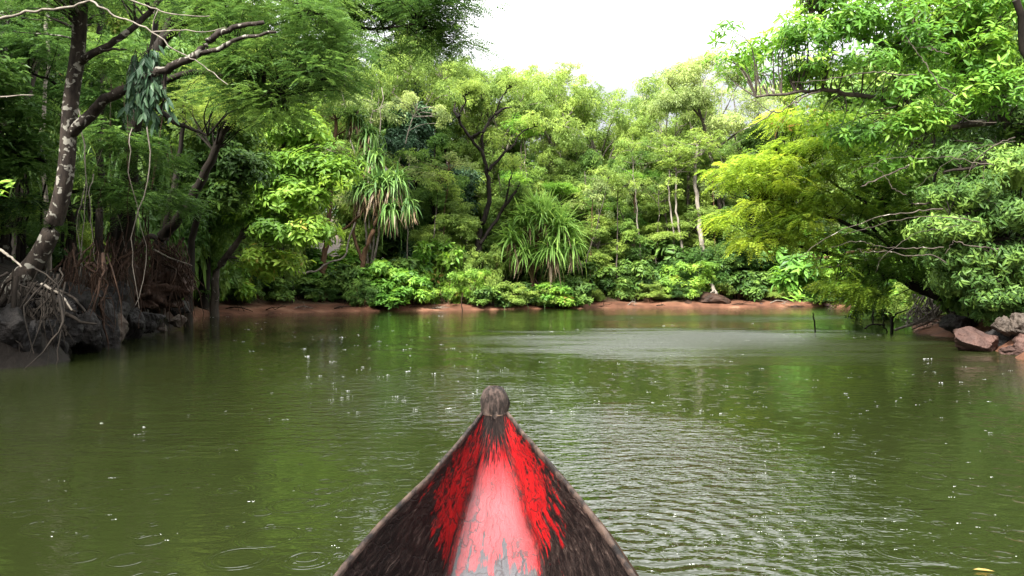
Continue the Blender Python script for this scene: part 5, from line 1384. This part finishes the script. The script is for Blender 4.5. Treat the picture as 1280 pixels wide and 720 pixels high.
broad_tree(144, base_at(1150, 29), [P(1140, 330, 28.6), P(1110, 315, 28), P(1070, 315, 27), P(1030, 322, 26.4)],
           [limbpx([(1110, 315), (1080, 330), (1050, 345)], 27.6, -.1)],
           [lobe(1000, 335, 26.2, 22, 14, .7), lobe(1040, 335, 26.6, 30, 16, .9), lobe(1080, 335, 27, 30, 16, .9), lobe(1030, 355, 26.4, 26, 9, .7), lobe(985, 345, 26, 12, 8, .4), lobe(1075, 360, 27, 24, 8, .7), lobe(1110, 340, 28, 24, 18, .9)],
           'bright', 'brown', 'low_bough_tree', 'broad leaved bough hanging to the water beneath the yellow green sprays', 120, 8, 6, .34, .13, r0=.13, clump=.42)
# far umbrella tree with see-through edge left of the right bank
broad_tree(145, base_at(905, 47), [P(900, 260, 46.8), P(885, 180, 46.5), P(870, 120, 46.2)],
           [limbpx([(885, 180), (905, 140), (925, 100)], 46.3, -.1), limbpx([(880, 150), (850, 120), (835, 105)], 46.3, -.1), limbpx([(890, 190), (930, 160), (950, 150)], 46.3, -.1)],
           [lobe(850, 95, 46, 30, 11, 1.8), lobe(880, 78, 46, 26, 10, 1.8), lobe(925, 92, 46, 26, 9, 1.8), lobe(870, 125, 46, 30, 9, 1.8), lobe(940, 130, 46, 28, 9, 1.8), lobe(905, 155, 46, 34, 9, 1.8), lobe(835, 130, 46.2, 24, 9, 1.6)],
           'pale', 'grey', 'airy_crowned_tree', 'airy pale crowned tree against the sky just left of the overhanging right boughs', 190, 22, 4, .18, .07, r0=.17, clump=.75, big=False)

# rosette plant, driftwood, sticks
rng = np.random.default_rng(151); gc = Geo()
c = P(1005, 374, 42.5)[None]
rosettes(gc, rng, np.repeat(c, 3, 0) + rng.normal(0, .12, (3, 3)), np.tile([0, -.2, 1.], (3, 1)), 10, 1.0, .2, np.array([.7, .5, .8]), big=True, el=(.1, .8))
tagp(obj('rosette_plant', gc.mesh('rosette_plant', LM['bright'], False, (c[0][0], c[0][1], gz(c[0][0], c[0][1]))), loc=(c[0][0], c[0][1], gz(c[0][0], c[0][1]))), 'small bright rosette plant on the flat pale stone of the far shore', 'plant')

def wood(name, label, polys, Y, bark, cat='driftwood', group=None, origin=None):
    gt = Geo()
    for l, a, b in polys: tube(gt, [P(*q[:2], q[2] if len(q) > 2 else Y) for q in l], a, b, 7, rng=rng, wob=.008)
    q0 = polys[0][0][0]; o0 = P(*q0[:2], q0[2] if len(q0) > 2 else Y)
    return tagp(obj(name, gt.mesh(name, BM[bark], True, o0), loc=o0), label, cat, group)
wood('driftwood_branch', 'long pale driftwood branch lying at the waterline under the leaning tree', [([(1118, 413, 18.4), (1150, 402), (1165, 400), (1190, 392), (1200, 384)], .035, .02), ([(1160, 401), (1185, 405), (1205, 402), (1230, 398)], .02, .008), ([(1165, 401), (1140, 412)], .02, .012)], 18.3, 'drift')
wood('drowned_stump', 'dark forked stump standing in the water left of the driftwood', [([(1115, 416), (1115, 402), (1113, 392), (1104, 388), (1101, 378)], .045, .015), ([(1115, 398), (1122, 392), (1136, 387)], .025, .012), ([(1105, 390), (1104, 402), (1106, 410)], .015, .012)], 18.6, 'dark', 'stump')
wood('low_snag', 'thin dark snag bent just above the water left of the forked stump', [([(1081, 411), (1088, 406), (1102, 406), (1107, 411), (1110, 416)], .022, .018)], 18.5, 'dark', 'snag')
wood('leaning_post', 'dark bent stick rising from the water beyond the low snag', [([(1091, 404), (1091, 392), (1094, 384), (1092, 374), (1090, 370)], .022, .014)], 20.5, 'dark', 'stick')
wood('pale_log', 'short pale log slanting down to the far right shallows', [([(1077, 390), (1086, 383), (1093, 374)], .06, .05)], 30, 'drift', 'log')
wood('lone_stick', 'lone short dark stick standing upright in the open water', [([(1019, 414), (1018, 403), (1016, 391)], .022, .015)], 18.8, 'dark', 'stick')
gt = Geo()
for i in range(70):
    s = P(rng.uniform(1140, 1205), rng.uniform(362, 392), 18.8 + rng.normal(0, .3)); e = P(rng.uniform(1125, 1200), rng.uniform(398, 412), 18.4 + rng.normal(0, .2))
    tube(gt, [s, (s + e) / 2 + rng.normal(0, .10, 3), e], rng.choice([.01, .016, .028]), .006, 5, n=4, rng=rng, wob=.01)
s0 = P(1170, 405, 18.5)
tagp(obj('root_tangle', gt.mesh('root_tangle', BM['drift'], True, s0), loc=s0), 'tangle of thin dead roots behind the long driftwood branch', 'root tangle')
wood('reed_stalk', 'thin reddish stalk at the far waterline in front of the yellow shrub', [([(578, 389), (577, 378), (578, 366)], .03, .02)], 36.2, 'root', 'stalk')

# floating leaf
gc = Geo(); q = P(1216, 712, 2.88)
leaf8(gc, np.array([[q[0], q[1], .004]]), np.array([[.9, -.25, 0.]]), np.array([[0, 0, 1.]]), .075, .028, .95, droop=.0)
tagp(obj('floating_leaf', gc.mesh('floating_leaf', LM['bright'], False, (q[0], q[1], 0)), loc=(q[0], q[1], 0)), 'single bright green leaf afloat near the lower right corner', 'leaf')

# rain splashes and bubbles on the water
m, t, N, L = newmat('splash_froth')
o_ = N('ShaderNodeOutputMaterial'); p_ = N('ShaderNodeBsdfPrincipled'); p_.inputs['Base Color'].default_value = (.78, .8, .78, 1); p_.inputs['Roughness'].default_value = .25
L(p_.outputs[0], o_.inputs[0])
g = Geo(); rng = np.random.default_rng(9)
def drop(c, r, rz):
    a = np.arange(6) / 6 * 6.283
    V = [c + [0, 0, rz]] + [c + [r * math.cos(x), r * math.sin(x), 0] for x in a] + [c - [0, 0, rz]]
    F = [[0, 1 + i, 1 + (i + 1) % 6] for i in range(6)] + [[7, 1 + (i + 1) % 6, 1 + i] for i in range(6)]
    g.add(V, F3=F)
for (px0, px1, py0, py1, n, s) in [(20, 420, 400, 680, 45, .8), (250, 560, 392, 440, 70, .8), (380, 600, 430, 520, 110, 1), (620, 960, 440, 520, 120, .7), (900, 1270, 460, 700, 170, .6), (640, 1100, 395, 430, 40, .8), (300, 440, 560, 715, 10, .8), (800, 1000, 640, 715, 50, .6), (1120, 1240, 440, 480, 12, 1.3)]:
    for i in range(n):
        py = rng.uniform(py0, py1); px = rng.uniform(px0, px1); Y = CAMH * FPX / (py - 360)
        X = (px - 640) / FPX * Y
        if river_sd(np.array([X]), np.array([Y]))[0] > -.2: continue
        if Y < 4.6 and abs(X + .07) < .5: continue
        r = rng.uniform(.25, 1.0) ** 2.5 * .0030 * Y * s * .36 + .0011
        c = np.array([X, Y, 0.001])
        # short streaks of froth pushed along by the gusts, a few with a low crown
        for k in range(rng.integers(2, 6)):
            drop(c + [rng.normal(0, r * 2.6), rng.normal(0, r * 1.0), 0], r * rng.uniform(.4, 1), r * .12)
        if rng.random() < .06:
            for k in range(6):
                a = k + rng.uniform(0, .6); drop(c + [r * 1.2 * math.cos(a), r * 1.2 * math.sin(a), r * rng.uniform(.3, .8)], r * .22, r * .4)
tagp(obj('rain_splashes', g.mesh('rain_splashes', m, True)), 'white rain splashes and bubbles scattered over the green water', kind='stuff')
